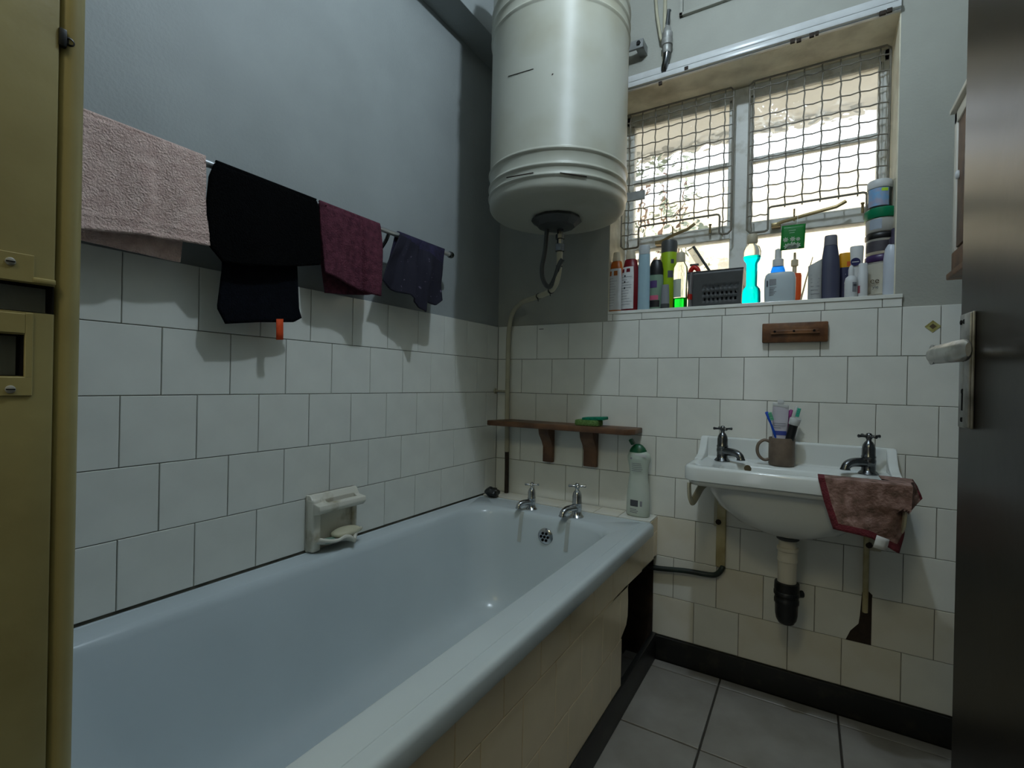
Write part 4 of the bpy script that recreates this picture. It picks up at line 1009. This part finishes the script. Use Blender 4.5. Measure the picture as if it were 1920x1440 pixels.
for idx, f in enumerate(bm.faces):
    j, i = divmod(idx, ni)
    if i < 2 or (j >= nj-3 and i < 26) or i == ni-1: f.material_index = 1
o = obj('dishcloth', bm, [dm, 'dishred'], smooth=60); thicken(o, .003, 0)
tag(o, 'dirty pink dishcloth with red border over the basin corner', 'cloth')
bm = B(); a = at(1652,1004,1,FY-.016); b = at(1668,1012,1,FY-.012); c_ = at(1662,1034,1,FY-.014); d_ = at(1637,1026,1,FY-.018); a = at(1644,1003,1,FY-.018)
sheet(bm, coons([a,b],[d_,c_],[a,d_],[b,c_],2,3)); tgo = obj('care_tag', bm, 'paper'); thicken(tgo, .0008); tgo.parent = o; plabel(tgo, 'white care tag at the lower hem')

# ------------------------------------------------------------------ things on the window sill
bm = B(); box(bm, WX0+.004, 1.486, -.003, .20, SILL-.012, SILL, .001); plabel(obj('sill_board', bm, K['tile'], wall_back, 0), 'white tiled window sill')
def X(u, y, z=None, v=560): return at(u, v, 1, y).x
def Zt(v, u, y): return at(u, v, 1, y).z
def span(u0, u1, y, v=520):
    a, b = at(u0, v, 1, y), at(u1, v, 1, y); return (a.x+b.x)/2, abs(b.x-a.x)/2
def bot(name, label, cat, y, grp='toiletries on the window sill'):
    return lambda x: thing(name, label, cat, (x, y, SILL), grp)
def C(col, tr=.3, rough=.35, **k): return mat('plastic', col, rough, var=.06, scale=20, transl=tr, **k)
def clear(col, rough=.08): return mat('clear_plastic', col, rough, trans=1, ior=1.33)

# 1,2 two shampoo bottles with ivory caps
for u0, u1, vt, y, col, lab, lcol in ((1142,1170,474,.030,S(196,112,44),'orange bottle with ivory cap, first on the sill beside the water heater','paper'),
                                (1166,1199,470,.022,S(128,30,38),'dark red bottle with ivory cap and a big white label','paper')):
    x, r = span(u0, u1, y); h = Zt(vt, (u0+u1)/2, y)-SILL
    t = bot('shampoo_bottle', lab, 'bottle', y)(x)
    k1 = K['w'+lab[:4]] = C(col, .35); k2 = C(S(176,172,166), .25)
    pr_ = [(r*.92,.001),(r,.006),(r,h*.40),(r*.97,h*.58),(r*.88,h*.70),(r*.66,h*.84),(r*.52,h*.855)]; cc = (x,y,SILL)
    bm = B(); lathe(bm, pr_, cc, 28, 1, .62); fix(t, obj('bottle_body', bm, k1, smooth=60))
    bm = B(); lathe(bm, [(r*.54,h*.85),(r*.54,h*.88),(r*.47,h*.97),(r*.42,h),(r*.1,h)], cc, 22, 1, .8); fix(t, obj('cap', bm, 'whitecap', smooth=50))
    bm = B(); pband(bm, cc, pr_, 1, .62, .007, h*.72, -1.25, .55 if u0 > 1150 else .95, .0008, 12); fix(t, obj('label', bm, lcol, smooth=60))
    bm = B(); rnd = random.Random(int(u0))
    for k in range(11):
        hh_ = h*(.10+.045*k); pband(bm, cc, pr_, 1, .62, hh_, hh_+.0014, -1.0, rnd.uniform(-.2,.4), .0014, 1, 6)
    fix(t, obj('printing', bm, 'print_grey', smooth=60))
    if u0 > 1150:
        bm = B()
        for a in (-.85,-.1): pband(bm, cc, pr_, 1, .62, h*.63, h*.69, a-.22, a+.22, .0015, 2, 6)
        fix(t, obj('emblem', bm, k1, smooth=60))
        bm = B()
        for k in (.57,.47,.37): pband(bm, cc, pr_, 1, .62, h*(k-.014), h*(k+.014), -.55, -.38, .0018, 1, 4)
        fix(t, obj('pictogram', bm, 'black', smooth=60))
    else:
        bm = B()
        for a in (-.75,.1): pband(bm, cc, pr_, 1, .62, h*.60, h*.68, a-.25, a+.25, .0015, 2, 6)
        fix(t, obj('emblem', bm, k1, smooth=60))
# 3 pale blue tube
y = .020; x, r = span(1196, 1219, y); h = Zt(461, 1207, y)-SILL
t = bot('lotion_tube', 'tall pale blue slim tube with a frosted cap', 'tube', y)(x)
bm = B(); lathe(bm, [(r,.0),(r,.004),(r*.98,h*.5),(r*.92,h*.86)], (x,y,SILL), 26, 1, .55); fix(t, obj('tube_body', bm, C(S(176,206,218), .35), smooth=50))
bm = B(); lathe(bm, [(r*.90,h*.86),(r*.88,h*.97),(r*.8,h),(r*.1,h)], (x,y,SILL), 26, 1, .6); fix(t, obj('cap', bm, C(S(206,212,216), .45), smooth=50))
# 4 dark capped roll-on style bottle
y = .050; x, r = span(1217, 1244, y); h = Zt(488, 1231, y)-SILL
t = bot('deodorant_bottle', 'short pale green bottle with a black cap before the lime can', 'bottle', y)(x)
bm = B(); lathe(bm, [(r*.9,.001),(r,.006),(r,h*.62),(r*.94,h*.72)], (x,y,SILL), 26, 1, .7); fix(t, obj('bottle_body', bm, C(S(140,168,146), .3), smooth=50))
bm = B(); lathe(bm, [(r*.97,h*.70),(r*.97,h*.80),(r*.80,h*.94),(r*.55,h),(r*.1,h)], (x,y,SILL), 26, 1, .75); fix(t, obj('cap', bm, 'black', smooth=50))
bm = B(); band(bm, (x,y,0), r*1.02, 1, .71, SILL+h*.44, SILL+h*.58, -1.1, .3); fix(t, obj('label', bm, mat('purple_print', S(78,58,108), .5, var=.1)))
bm = B(); band(bm, (x,y,0), r*1.02, 1, .71, SILL+h*.20, SILL+h*.29, -1.1, .5); fix(t, obj('pink_stripe', bm, mat('pink_print', S(196,92,118), .5, var=.1)))
bm = B(); band(bm, (x,y,0), r*1.02, 1, .71, SILL+h*.06, SILL+h*.19, -1.2, .7); fix(t, obj('black_stripe', bm, 'black'))
# small grey tube at its foot
y = .030; x, r = span(1240, 1256, y); h = Zt(534, 1248, y)-SILL
t = bot('travel_tube', 'small clouded clear tube standing before the lime can', 'tube', y)(x)
bm = B(); lathe(bm, [(r,.0),(r,h*.3),(r*.9,h*.8),(r*.8,h)], (x,y,SILL), 20, 1, .6); fix(t, obj('tube_body', bm, C(S(150,152,156), .3), smooth=50))
bm = B(); lathe(bm, [(r*1.05,.0),(r*1.05,h*.22)], (x,y,SILL), 20, 1, .66); fix(t, obj('cap', bm, 'dgrey', smooth=50))
# 5 lime can
y = .085; x, r = span(1239, 1269, y); h = Zt(453, 1254, y)-SILL
t = bot('hairspray_can', 'tall lime green can with a dark grey cap', 'can', y)(x)
bm = B(); lathe(bm, [(r*.92,.0),(r,.005),(r,h*.82),(r*.97,h*.835)], (x,y,SILL), 30); fix(t, obj('can_body', bm, C(S(158,190,30), .12), smooth=50))
bm = B(); lathe(bm, [(r*.985,h*.80),(r*.99,h*.97),(r*.93,h),(r*.1,h)], (x,y,SILL), 30); fix(t, obj('cap', bm, 'dgrey', smooth=50))
bm = B(); band(bm, (x,y,0), r*1.01, 1, 1, SILL+h*.46, SILL+h*.56, .1, .75); band(bm, (x,y,0), r*1.01, 1, 1, SILL+h*.66, SILL+h*.72, .45, .85); fix(t, obj('printing', bm, 'print_dark'))
# 6 clear mouthwash with a little green left
y = .045; x, r = span(1263, 1289, y); h = Zt(474, 1276, y)-SILL
t = bot('mouthwash_bottle', 'nearly empty clear mouthwash bottle with bright green dregs', 'bottle', y)(x)
bm = B(); lathe(bm, [(r*.95,.001),(r,.006),(r,h*.42),(r*1.06,h*.62),(r*.98,h*.74),(r*.62,h*.82),(r*.55,h*.84)], (x,y,SILL), 28, 1, .72); fix(t, obj('bottle_body', bm, clear((.86,.90,.82,1)), smooth=60))
bm = B(); lathe(bm, [(r*.62,h*.83),(r*.64,h*.86),(r*.60,h*.985),(r*.5,h),(r*.1,h)], (x,y,SILL), 24); fix(t, obj('cap', bm, 'whitecap', smooth=50))
bm = B(); lathe(bm, [(r*1.0,.0005),(r*1.02,.006),(r*1.02,h*.19),(r*.5,h*.192)], (x,y,SILL), 28, 1, .74); fix(t, obj('liquid', bm, mat('green_dregs', (.01,.80,.06,1), .1, trans=.95, ior=1.2), smooth=50))
bm = B(); band(bm, (x,y,0), r*1.03, 1, .74, SILL+h*.20, SILL+h*.52, -1.0, .25); fix(t, obj('label', bm, C(S(196,210,200), .4)))
# 7 basket
y0, y1 = .035, .140; xa, xb = X(1287, y0), X(1393, y0, v=510); zb_, zt_ = SILL, Zt(508, 1340, y0)
t = bot('storage_basket', 'dark grey perforated plastic basket full of combs and razors', 'basket', .09)((xa+xb)/2)
bm = B()
def bx_pt(s, k, side):                        # tapered basket walls
    fl = .008*k
    if side == 0: return V((xa-fl+.012+s*(xb-xa-.018+2*fl), y0-fl, zb_+k*(zt_-zb_)))
    if side == 1: return V((xb-.006+fl, y0-fl+s*(y1-y0+2*fl), zb_+k*(zt_-zb_)))
    if side == 2: return V((xb-.006+fl-s*(xb-xa-.018+2*fl), y1+fl, zb_+k*(zt_-zb_)))
    return V((xa-fl+.012, y1+fl-s*(y1-y0+2*fl), zb_+k*(zt_-zb_)))
for side, ns in ((0, 24), (1, 14), (2, 24), (3, 14)):
    nk = 12
    grid = [[bm.verts.new(bx_pt(i/ns, j/nk, side)) for i in range(ns+1)] for j in range(nk+1)]
    for j in range(nk):
        for i in range(ns):
            if j in (2, 4, 6) and i % 2 == 1 and 1 < i < ns-2 and not (side == 0 and i < 7): continue
            bm.faces.new((grid[j][i], grid[j][i+1], grid[j+1][i+1], grid[j+1][i]))
bm.faces.new([bm.verts.new(bx_pt(0, .02, s)) for s in range(4)])
bmesh.ops.remove_doubles(bm, verts=bm.verts, dist=1e-5)
o = obj('basket_shell', bm, 'dgrey', smooth=30); thicken(o, .0022, 0); fix(t, o)
bm = B(); tube(bm, [bx_pt(0,1,0), bx_pt(1,1,0), bx_pt(1,1,1), bx_pt(1,1,2), bx_pt(0,1,0)], .0028, 8); fix(t, obj('basket_rim', bm, 'dgrey'))
# stuff in the basket
xr = X(1301, .07)
t = thing('razor', 'red razor handle curving out of the grey basket', 'razor', (xr, .06, SILL+.01), 'things in the basket')
bm = B(); pts = [at(1290,560,1,.075), at(1294,530,1,.07), at(1294,512,1,.065), at(1300,502,1,.062), at(1308,505,1,.062), at(1310,514,1,.062)]
tube(bm, smoothpath(pts, 5), .006, 10, rs=[.004+.005*min(1,k/10) for k in range(26)]); fix(t, obj('razor_handle', bm, 'red', smooth=60))
bm = B(); q = at(1302,497,1,.066); box(bm, q.x-.016, q.x+.016, .060, .074, q.z-.003, q.z+.004, .001); fix(t, obj('razor_head', bm, 'dgrey'))
t = thing('hair_comb', 'translucent comb with dark spine leaning out of the basket', 'comb', tuple(at(1330,520,1,.09)), 'things in the basket')
a, b = at(1300,462,1,.085), at(1333,512,1,.10); d = (b-a).normalized()
bm = B(); tube(bm, [a, b, b+d*.06], .004, 8, flat=(.004,.0035)); fix(t, obj('spine', bm, 'dgrey', smooth=30))
bm = B(); n_ = V((-d.z, 0, d.x)); n_ = n_ if n_.x < 0 else -n_
for k in range(22):
    c = a+d*(.004+.0036*k); tube(bm, [c, c+n_*.026], .0009, 4, flat=(.0014,.0008))
tube(bm, [a+d*.001, a+d*.001+n_*.027], .0022, 6)
fix(t, obj('teeth', bm, C(S(210,206,180), .5), smooth=0))
t = thing('nail_file', 'narrow grey stick tube at the basket corner', 'tube', tuple(at(1294,552,1,.026)), 'things in the basket')
a, b = at(1293,568,1,.024), at(1297,512,1,.026); bm = B(); tube(bm, [V((a.x,.024,SILL+.001)), a.lerp(b,.5), b], .009, 10, flat=(.0085,.005)); fix(t, obj('stick', bm, C(S(130,124,124), .15), smooth=40))
bm = B(); tube(bm, [a.lerp(b,.10), a.lerp(b,.28)], .0095, 10, flat=(.009,.0056)); fix(t, obj('red_band', bm, 'red', smooth=40))
t = thing('basket_filler', 'dark filler added inside the perforated basket so its holes look dark', 'filler', ((xa+xb)/2, .09, SILL+.003), 'things in the basket')  # dark block added so the basket holes do not show bright
bm = B(); vs = box(bm, xa+.030, xb-.022, .052, .118, SILL+.0035, SILL+.062, .012); fix(t, obj('filler_body', bm, mat('dark_filler', S(40,40,42), .8, var=.3, scale=60, bump=.3)))
bm = B(); tube(bm, [(xa+.04, .085, SILL+.063), (xb-.03, .085, SILL+.063)], .003, 6); fix(t, obj('zip', bm, 'dgrey'))  # raised strip on top of the added filler
# 8 cyan mouthwash
y = .030; x, r = span(1392, 1427, y); h = Zt(440, 1410, y)-SILL
t = bot('mouthwash_bottle', 'tall bottle of bright cyan mouthwash with an ivory cap', 'bottle', y)(x)
K['cyan'] = mat('cyan_liquid', (.0,.82,.90,1), .12, trans=.97, ior=1.2)
bm = B(); lathe(bm, [(r*.92,.001),(r,.008),(r*.98,h*.17),(r*.90,h*.215),(r*.60,h*.26),(r*.60,h*.58),(r*.86,h*.63),(r*.95,h*.67),(r*.93,h*.685),(r*.4,h*.687)], (x,y,SILL), 32, 1, .68, power=2.6); fix(t, plabel(obj('liquid', bm, 'cyan', smooth=50), 'cyan mouthwash filling two thirds'))
bm = B(); lathe(bm, [(r*.94,h*.688),(r*.96,h*.75),(r*.78,h*.82),(r*.44,h*.85),(r*.42,h*.88)], (x,y,SILL), 32, 1, .68); fix(t, obj('bottle_neck', bm, clear((.93,.92,.84,1)), smooth=60))
bm = B(); lathe(bm, [(r*.52,h*.87),(r*.60,h*.895),(r*.56,h*.985),(r*.5,h),(r*.1,h)], (x,y,SILL), 24); fix(t, obj('cap', bm, 'whitecap', smooth=50))
# 9 blue spray bottle, behind
y = .120; x, r = span(1444, 1473, y); h = Zt(467, 1458, y)-SILL
t = bot('spray_bottle', 'blue translucent spray bottle behind the squat white bottle', 'bottle', y)(x)
bm = B(); lathe(bm, [(r*.9,.001),(r,.006),(r,h*.54),(r*.95,h*.62),(r*.78,h*.69),(r*.6,h*.71)], (x,y,SILL), 26, 1, .8); fix(t, obj('bottle_body', bm, mat('blue_liquid', (.01,.20,.95,1), .1, trans=.95, ior=1.2), smooth=60))
bm = B(); lathe(bm, [(r*.74,h*.69),(r*.72,h*.81),(r*.46,h*.83),(r*.42,h*.985),(r*.2,h)], (x,y,SILL), 20); fix(t, obj('nozzle', bm, 'white', smooth=40))
bm = B(); band(bm, (x,y,0), r*1.02, 1, .81, SILL+h*.30, SILL+h*.47, -1.2, 1.2); fix(t, obj('label', bm, mat('red_print', S(198,88,84), .5, var=.1, transl=.3)))
# 10 squat white bottle
y = .028; x, r = span(1433, 1492, y, 545); h = Zt(511, 1462, y)-SILL
t = bot('lotion_bottle', 'squat wide white bottle with rounded shoulders and a grey barcode', 'bottle', y)(x)
bm = B(); lathe(bm, [(r*.93,.001),(r*.98,.006),(r,h*.4),(r,h*.78),(r*.93,h*.92),(r*.80,h*.985),(r*.3,h)], (x,y,SILL), 40, 1, .42, power=3); fix(t, obj('bottle_body', bm, C(S(196,208,212), .2), smooth=60))
def flat_label(t, name, x0, x1, yf, z0, z1, m):
    bm = B(); box(bm, x0, x1, yf, yf+.0006, z0, z1); return fix(t, obj(name, bm, m, smooth=0))
yf = y-r*.42-.0004
flat_label(t, 'barcode', x-r*.66, x-r*.22, yf, SILL+h*.56, SILL+h*.76, 'print_grey'); flat_label(t, 'barcode_edge', x-r*.84, x-r*.74, yf+.001, SILL+h*.52, SILL+h*.72, 'print_dark')
bm = B()
for k in range(6): box(bm, x-r*.66, x-r*(.2+.08*(k % 3)), yf, yf+.0006, SILL+h*(.48-.05*k), SILL+h*(.50-.05*k))
fix(t, obj('printing', bm, 'print_grey', smooth=0))
# 11 orange pump bottle, behind
y = .125; x, r = span(1476, 1503, y); h = Zt(474, 1489, y)-SILL
t = bot('pump_bottle', 'orange soap bottle with a pale pump top', 'bottle', y)(x)
bm = B(); lathe(bm, [(r*.96,.001),(r,.005),(r,h*.56),(r*.92,h*.60),(r*.35,h*.615)], (x,y,SILL), 32, 1, .6, power=4); fix(t, obj('bottle_body', bm, C(S(232,112,54), .4), smooth=50))
bm = B(); lathe(bm, [(r*.30,h*.60),(r*.30,h*.74),(r*.52,h*.75),(r*.50,h*.86),(r*.2,h*.875),(r*.16,h)], (x,y,SILL), 20); fix(t, obj('pump', bm, 'whitecap', smooth=40))
# 12 green sachet hung from the stay
a, b, c, d = (at(1466,424,1,.10), at(1511,419,1,.10), at(1508,465,1,.10), at(1463,470,1,.10))
t = thing('scent_sachet', 'green scented sachet with white daisies hanging at the window', 'sachet', (b.x, .10, b.z))
bm = B(); g = coons([a,b],[d,c],[a,d],[b,c],8,8)
for j, r_ in enumerate(g):
    for i, q in enumerate(r_): q.y += -.003*math.sin(PI*i/8)*math.sin(PI*j/8)
sheet(bm, g); o = obj('sachet_pouch', bm, C(S(48,150,70), .45)); thicken(o, .002); fix(t, o)
bm = B(); rnd = random.Random(4)
cx, cz = (c.x+d.x)/2, (c.z+d.z)/2
for px, pz, rr in ((-.016,.012,.012),(.0,.014,.014),(.016,.012,.012),(-.021,.036,.010),(.001,.036,.010),(.018,.034,.008),(-.008,.005,.012),(.008,.005,.012)):
    for k in range(7):
        an = 2*PI*k/7+px*90; w_ = .0022*rr/.010
        e = V((math.cos(an), 0, math.sin(an))); n_ = V((-e.z, 0, e.x)); o_ = V((cx+px, .0958, max(cz+pz, cz+.0045)))
        tip = o_+e*rr; tip.z = max(tip.z, cz+.002)
        bm.faces.new([bm.verts.new(o_), bm.verts.new(o_.lerp(tip,.6)+n_*w_), bm.verts.new(tip), bm.verts.new(o_.lerp(tip,.6)-n_*w_)])
fix(t, obj('daisy_print', bm, C(S(214,222,206), .4), smooth=0))
bm = B()
for k in range(2): box(bm, cx-.012+.002*k, cx+.010-.003*k, .0955, .0960, (a.z+b.z)/2-.022-.008*k, (a.z+b.z)/2-.019-.008*k)
fix(t, obj('printing', bm, C(S(150,206,160), .4), smooth=0))
bm = B(); tube(bm, [V(((a.x+b.x)/2+.01,.10,(a.z+b.z)/2-.002)), V(((a.x+b.x)/2+.012,.122,1.672)), V((1.185,.150,1.69))], .0008, 5); fix(t, obj('hanging_cord', bm, 'white'))
# thin reed
a, b = at(1500,562,1,.075), at(1524,482,1,.085); bm = B(); tube(bm, [V((a.x,.075,SILL+.001)), a.lerp(b,.5), b], .002, 6, rs=[.0032,.0022,.0012]); tag(obj('reed_stick', bm, mat('reed', S(206,188,150), .7, var=.1, transl=.2)), 'thin beige reed stick leaning beside the grey tube', 'stick', 'toiletries on the window sill')
# 13 grey soft tube
y = .032; xa, xb = X(1514, y), X(1540, y); h0, h1 = Zt(500, 1517, y), Zt(486, 1539, y)
t = bot('cream_tube', 'pale grey soft tube with slanted crimped top', 'tube', y)((xa+xb)/2)
rs = []
for k in range(7):
    f_ = k/6; w_ = (xb-xa)/2; th_ = .016*(1-f_)**.7+.0015
    rs.append([V(((xa+xb)/2+w_*math.cos(2*PI*i/20), y+th_*math.sin(2*PI*i/20), SILL+.001+f_*((h0+h1)/2-SILL+(h1-h0)/2*math.cos(2*PI*i/20)))) for i in range(20)])
bm = B(); rings(bm, rs); fix(t, obj('tube_body', bm, C(S(184,186,184), .3), smooth=50))
bm = B()
for k in range(6): box(bm, xa+.008, xb-.006-.004*(k % 2), y-.0165+.0018*k, y-.0155+.0018*k, SILL+.02+.013*k, SILL+.0215+.013*k)
fix(t, obj('printing', bm, 'print_grey', smooth=0))
# 14 slate bottle
y = .045; x, r = span(1538, 1575, y); h = Zt(442, 1556, y)-SILL
t = bot('shampoo_bottle', 'tall slate grey bottle narrowing to its flat cap', 'bottle', y)(x)
bm = B(); lathe(bm, [(r*.97,.0),(r,.005),(r,h*.45),(r*.92,h*.62),(r*.78,h*.76),(r*.70,h*.84)], (x,y,SILL), 30, 1, .6); fix(t, obj('bottle_body', bm, C(S(74,76,96), .12), smooth=50))
bm = B(); lathe(bm, [(r*.70,h*.845),(r*.66,h*.975),(r*.6,h),(r*.1,h)], (x,y,SILL), 30, 1, .62); fix(t, obj('cap', bm, C(S(120,118,126), .15), smooth=50))
# 15 navy bottle with yellow top
y = .085; x, r = span(1571, 1600, y); h = Zt(474, 1585, y)-SILL
t = bot('sunscreen_bottle', 'navy bottle with yellow and orange top', 'bottle', y)(x)
bm = B(); lathe(bm, [(r*.97,.0),(r,.005),(r,h*.68),(r*.98,h*.69)], (x,y,SILL), 28, 1, .6, power=3); fix(t, obj('bottle_body', bm, C(S(36,40,78), .1), smooth=50))
bm = B(); lathe(bm, [(r*.99,h*.68),(r*.99,h*.93),(r*.85,h*.985),(r*.3,h)], (x,y,SILL), 28, 1, .6, power=3); fix(t, obj('yellow_top', bm, C(S(232,176,24), .3), smooth=50))
bm = B(); band(bm, (x,y,0), r*1.01, 1, .61, SILL+h*.70, SILL+h*.80, .1, 1.0, power=3); fix(t, obj('orange_print', bm, C(S(226,110,50), .2)))
bm = B(); rnd = random.Random(9)
for k in range(14):
    a = rnd.uniform(-.2, .8); z = SILL+h*rnd.uniform(.1,.6); band(bm, (x,y,0), r*1.01, 1, .61, z, z+.0025, a, a+.06, 2, power=3)
fix(t, obj('white_dots', bm, 'paper'))
# 16 upside-down white tube with a navy roundel
y = .075; x, r = span(1593, 1620, y, 480); h = Zt(462, 1606, y)-SILL
t = bot('cream_tube', 'white tube with a round navy emblem standing on its cap', 'tube', y)(x)
bm = B(); lathe(bm, [(r*.72,h*.16),(r*.80,h*.4),(r*.92,h*.75),(r*.98,h*.97),(r*.9,h),(r*.2,h)], (x,y,SILL), 28, 1, .6); fix(t, obj('tube_body', bm, 'white', smooth=50))
bm = B(); lathe(bm, [(r*.74,.0),(r*.76,.004),(r*.74,h*.165)], (x,y,SILL), 28, 1, .66); fix(t, obj('cap', bm, 'white', smooth=50))
q = at(1604, 491, 1, y-r*.62); bm = B(); lathe(bm, [(.0135,-.0008),(.0135,.0)], (q.x,y-r*.60-.0002,q.z), 24, axis='y'); em = fix(t, obj('emblem', bm, C(S(30,32,84), .1), smooth=0))
bm = B(); box(bm, q.x-.0095, q.x+.0095, y-r*.60-.0014, y-r*.60-.0009, q.z-.0012, q.z+.0012); o = obj('emblem_lettering', bm, 'paper', smooth=0); fix(t, o)
# 17 dropper bottle, 18 small tube
y = .022; x, r = span(1583, 1608, y, 545); h = Zt(498, 1595, y)-SILL
t = bot('dropper_bottle', 'small white dropper bottle at the sill edge', 'bottle', y)(x)
bm = B(); lathe(bm, [(r*.95,.0),(r,.004),(r,h*.50),(r*.85,h*.62),(r*.45,h*.68)], (x,y,SILL), 26); fix(t, obj('bottle_body', bm, 'white', smooth=50))
bm = B(); lathe(bm, [(r*.46,h*.67),(r*.46,h*.86),(r*.36,h*.94),(r*.2,h),(r*.05,h)], (x,y,SILL), 20); fix(t, obj('cap', bm, 'white', smooth=50))
bm = B(); band(bm, (x,y,0), r*1.02, 1, 1, SILL+h*.16, SILL+h*.46, .15, .9); fix(t, obj('label', bm, 'print_grey'))
bm = B(); band(bm, (x,y,0), r*1.03, 1, 1, SILL+h*.33, SILL+h*.40, .3, .9); fix(t, obj('dark_print', bm, 'print_dark'))
y = .026; x, r = span(1608, 1627, y, 540); h = Zt(494, 1617, y)-SILL
t = bot('lip_balm_tube', 'slim white tube between the dropper bottle and clear jar', 'tube', y)(x)
bm = B(); lathe(bm, [(r*.95,.0),(r,.003),(r,h*.75),(r*.9,h*.77),(r*.9,h*.97),(r*.8,h),(r*.1,h)], (x,y,SILL), 24, 1, .8); fix(t, obj('tube_body', bm, 'white', smooth=40))
bm = B(); band(bm, (x,y,0), r*1.02, 1, .82, SILL+h*.12, SILL+h*.34, -1.3, -.6); fix(t, obj('red_print', bm, mat('dull_red_print', S(150,70,78), .5, var=.1)))
# 19 stack of jars
y = .085
def jar(name, label, u0, u1, v0, v1, vb, bodym, lidm, grp='stacked jars', lid_over=1.03):
    x, r = span(u0, u1, y, (v0+vb)/2); z0 = zcur[0]; z1 = Zt(v0, (u0+u1)/2, y); zl = Zt(v1, (u0+u1)/2, y)
    t = thing(name, label, 'jar', (x, y, z0), grp)
    bm = B(); lathe(bm, [(r*.9,z0+.0005),(r*.97,z0+.004),(r*.97,zl-.006),(r*.90,zl)], (x,y,0), 32); fix(t, obj('jar_body', bm, bodym, smooth=50))
    bm = B(); lathe(bm, [(r*.96*lid_over,zl-.004),(r*lid_over,zl-.002),(r*lid_over,z1-.004),(r*.95,z1),(r*.1,z1)], (x,y,0), 32); fix(t, obj('lid', bm, lidm, smooth=50))
    zcur[0] = z1
    return t, x, r, z0, zl
zcur = [SILL]
K['purple'] = C(S(64,44,88), .1); K['jarclear'] = mat('jar_clear', (.86,.88,.84,1), .12, trans=.8, transl=.15, ior=1.3); K['gelgrey'] = mat('translucent_gel_jar', S(196,194,188), .3, var=.05, transl=.35)
K['greenlid'] = C(S(0,128,84), .15); K['darkjar'] = mat('dark_green_jar', S(40,48,42), .3, var=.1)
t, x, r, z0, zl = jar('hair_gel_jar', 'clear gel jar with lettering and purple lid, bottom of the stack', 1621, 1686, 481, 492, 551, 'jarclear', 'purple')
def text(t, s, x, yv, z, size, m):
    cu = bpy.data.curves.new('txt', 'FONT'); cu.body = s; cu.size = size; cu.extrude = .0003; cu.align_x = 'CENTER'
    o = bpy.data.objects.new('lettering', cu); COL.objects.link(o)
    dg = bpy.context.evaluated_depsgraph_get(); dg.update(); me = bpy.data.meshes.new_from_object(o.evaluated_get(dg)); bpy.data.objects.remove(o)
    me.materials.clear(); me.materials.append(K[m]); o = bpy.data.objects.new('lettering', me); COL.objects.link(o)
    me.transform(Matrix.Translation((x, yv, z)) @ Matrix.Rotation(PI/2, 4, 'X')); fix(t, o); return o
bm = B(); band(bm, (x,y,0), r*.985, 1, 1, z0+.012, zl-.010, -1.2, 1.2); fix(t, obj('label', bm, C(S(206,204,190), .35)))
lx = at(1640, 524, 1, y-r).x
text(t, 'ee', lx, y-r*1.0-.001, Zt(531,1640,y-r), .026, 'stain'); text(t, 'yle', lx+.002, y-r*1.0-.001, Zt(541,1640,y-r), .014, 'print_dark')
t, x, r, z0, zl = jar('cream_jar', 'short clear jar with a black lid, second from the sill', 1622, 1684, 440, 449, 481, 'jarclear', 'black')
bm = B(); band(bm, (x,y,0), r*.985, 1, 1, z0+.010, zl-.012, -1.3, 1.3); fix(t, obj('label', bm, mat('dark_band_print', S(70,66,72), .4, var=.2, scale=60)))
t, x, r, z0, zl = jar('hair_food_jar', 'translucent grey jar with a bright green lid in the stack', 1622, 1686, 394, 411, 440, 'gelgrey', 'greenlid', lid_over=1.06)
bm = B(); band(bm, (x,y,0), r*.98, 1, 1, z0+.01, zl-.008, -.9, -.1); fix(t, obj('label', bm, mat('blue_grey_print', S(150,160,172), .4, var=.1)))
t, x, r, z0, zl = jar('hair_food_jar', 'dark jar with white lid and blue label topping the stack', 1626, 1673, 341, 354, 394, 'darkjar', 'white')
bm = B(); band(bm, (x,y,0), r*.98, 1, 1, z0+.008, zl-.006, -1.2, .75); fix(t, obj('label', bm, mat('sky_blue_print', S(96,160,206), .4, col2=S(150,150,170), scale=50)))
bm = B(); band(bm, (x,y,0), r*.99, 1, 1, zl-.018, zl-.008, .05, .65); fix(t, obj('lime_print', bm, mat('lime_print', S(180,220,60), .4, var=.05)))
# 20 white spray bottle with dark nozzle
y = .030; x, r = span(1655, 1691, y, 520); h = Zt(428, 1677, y)-SILL
t = bot('spray_bottle', 'white spray bottle with a dark nozzle at the sill end by the door', 'bottle', y)(x)
bm = B(); lathe(bm, [(r*.95,.0),(r,.005),(r*.98,h*.55),(r*.82,h*.70),(r*.52,h*.765)], (x,y,SILL), 30, 1, .75); fix(t, obj('bottle_body', bm, C(S(206,212,222), .2), smooth=60))
bm = B(); lathe(bm, [(r*.56,h*.76),(r*.54,h*.85),(r*.36,h*.87),(r*.33,h*.985),(r*.2,h)], (x+.003,y,SILL), 22); fix(t, obj('nozzle', bm, C(S(60,54,74), .05), smooth=40))
bm = B(); band(bm, (x,y,0), r*1.015, 1, .76, SILL+h*.08, SILL+h*.56, .2, 1.2); lb = fix(t, obj('label', bm, mat('mauve_label', S(168,160,170), .5, var=.1)))
bm = B(); lines(bm, (x,y,0), r*1.025, 1, .77, SILL+h*.12, SILL+h*.5, .25, 1.1, 8, .0014, seed=12); fix(t, obj('printing', bm, 'print_grey'))

for o in bpy.data.objects:                    # groups of print strokes too small to take apart
    if o.name.split('.')[0] in ('printing', 'white_dots', 'daisy_print', 'pictogram', 'emblem', 'teeth', 'woven_hem') and o.parent: o['kind'] = 'stuff'
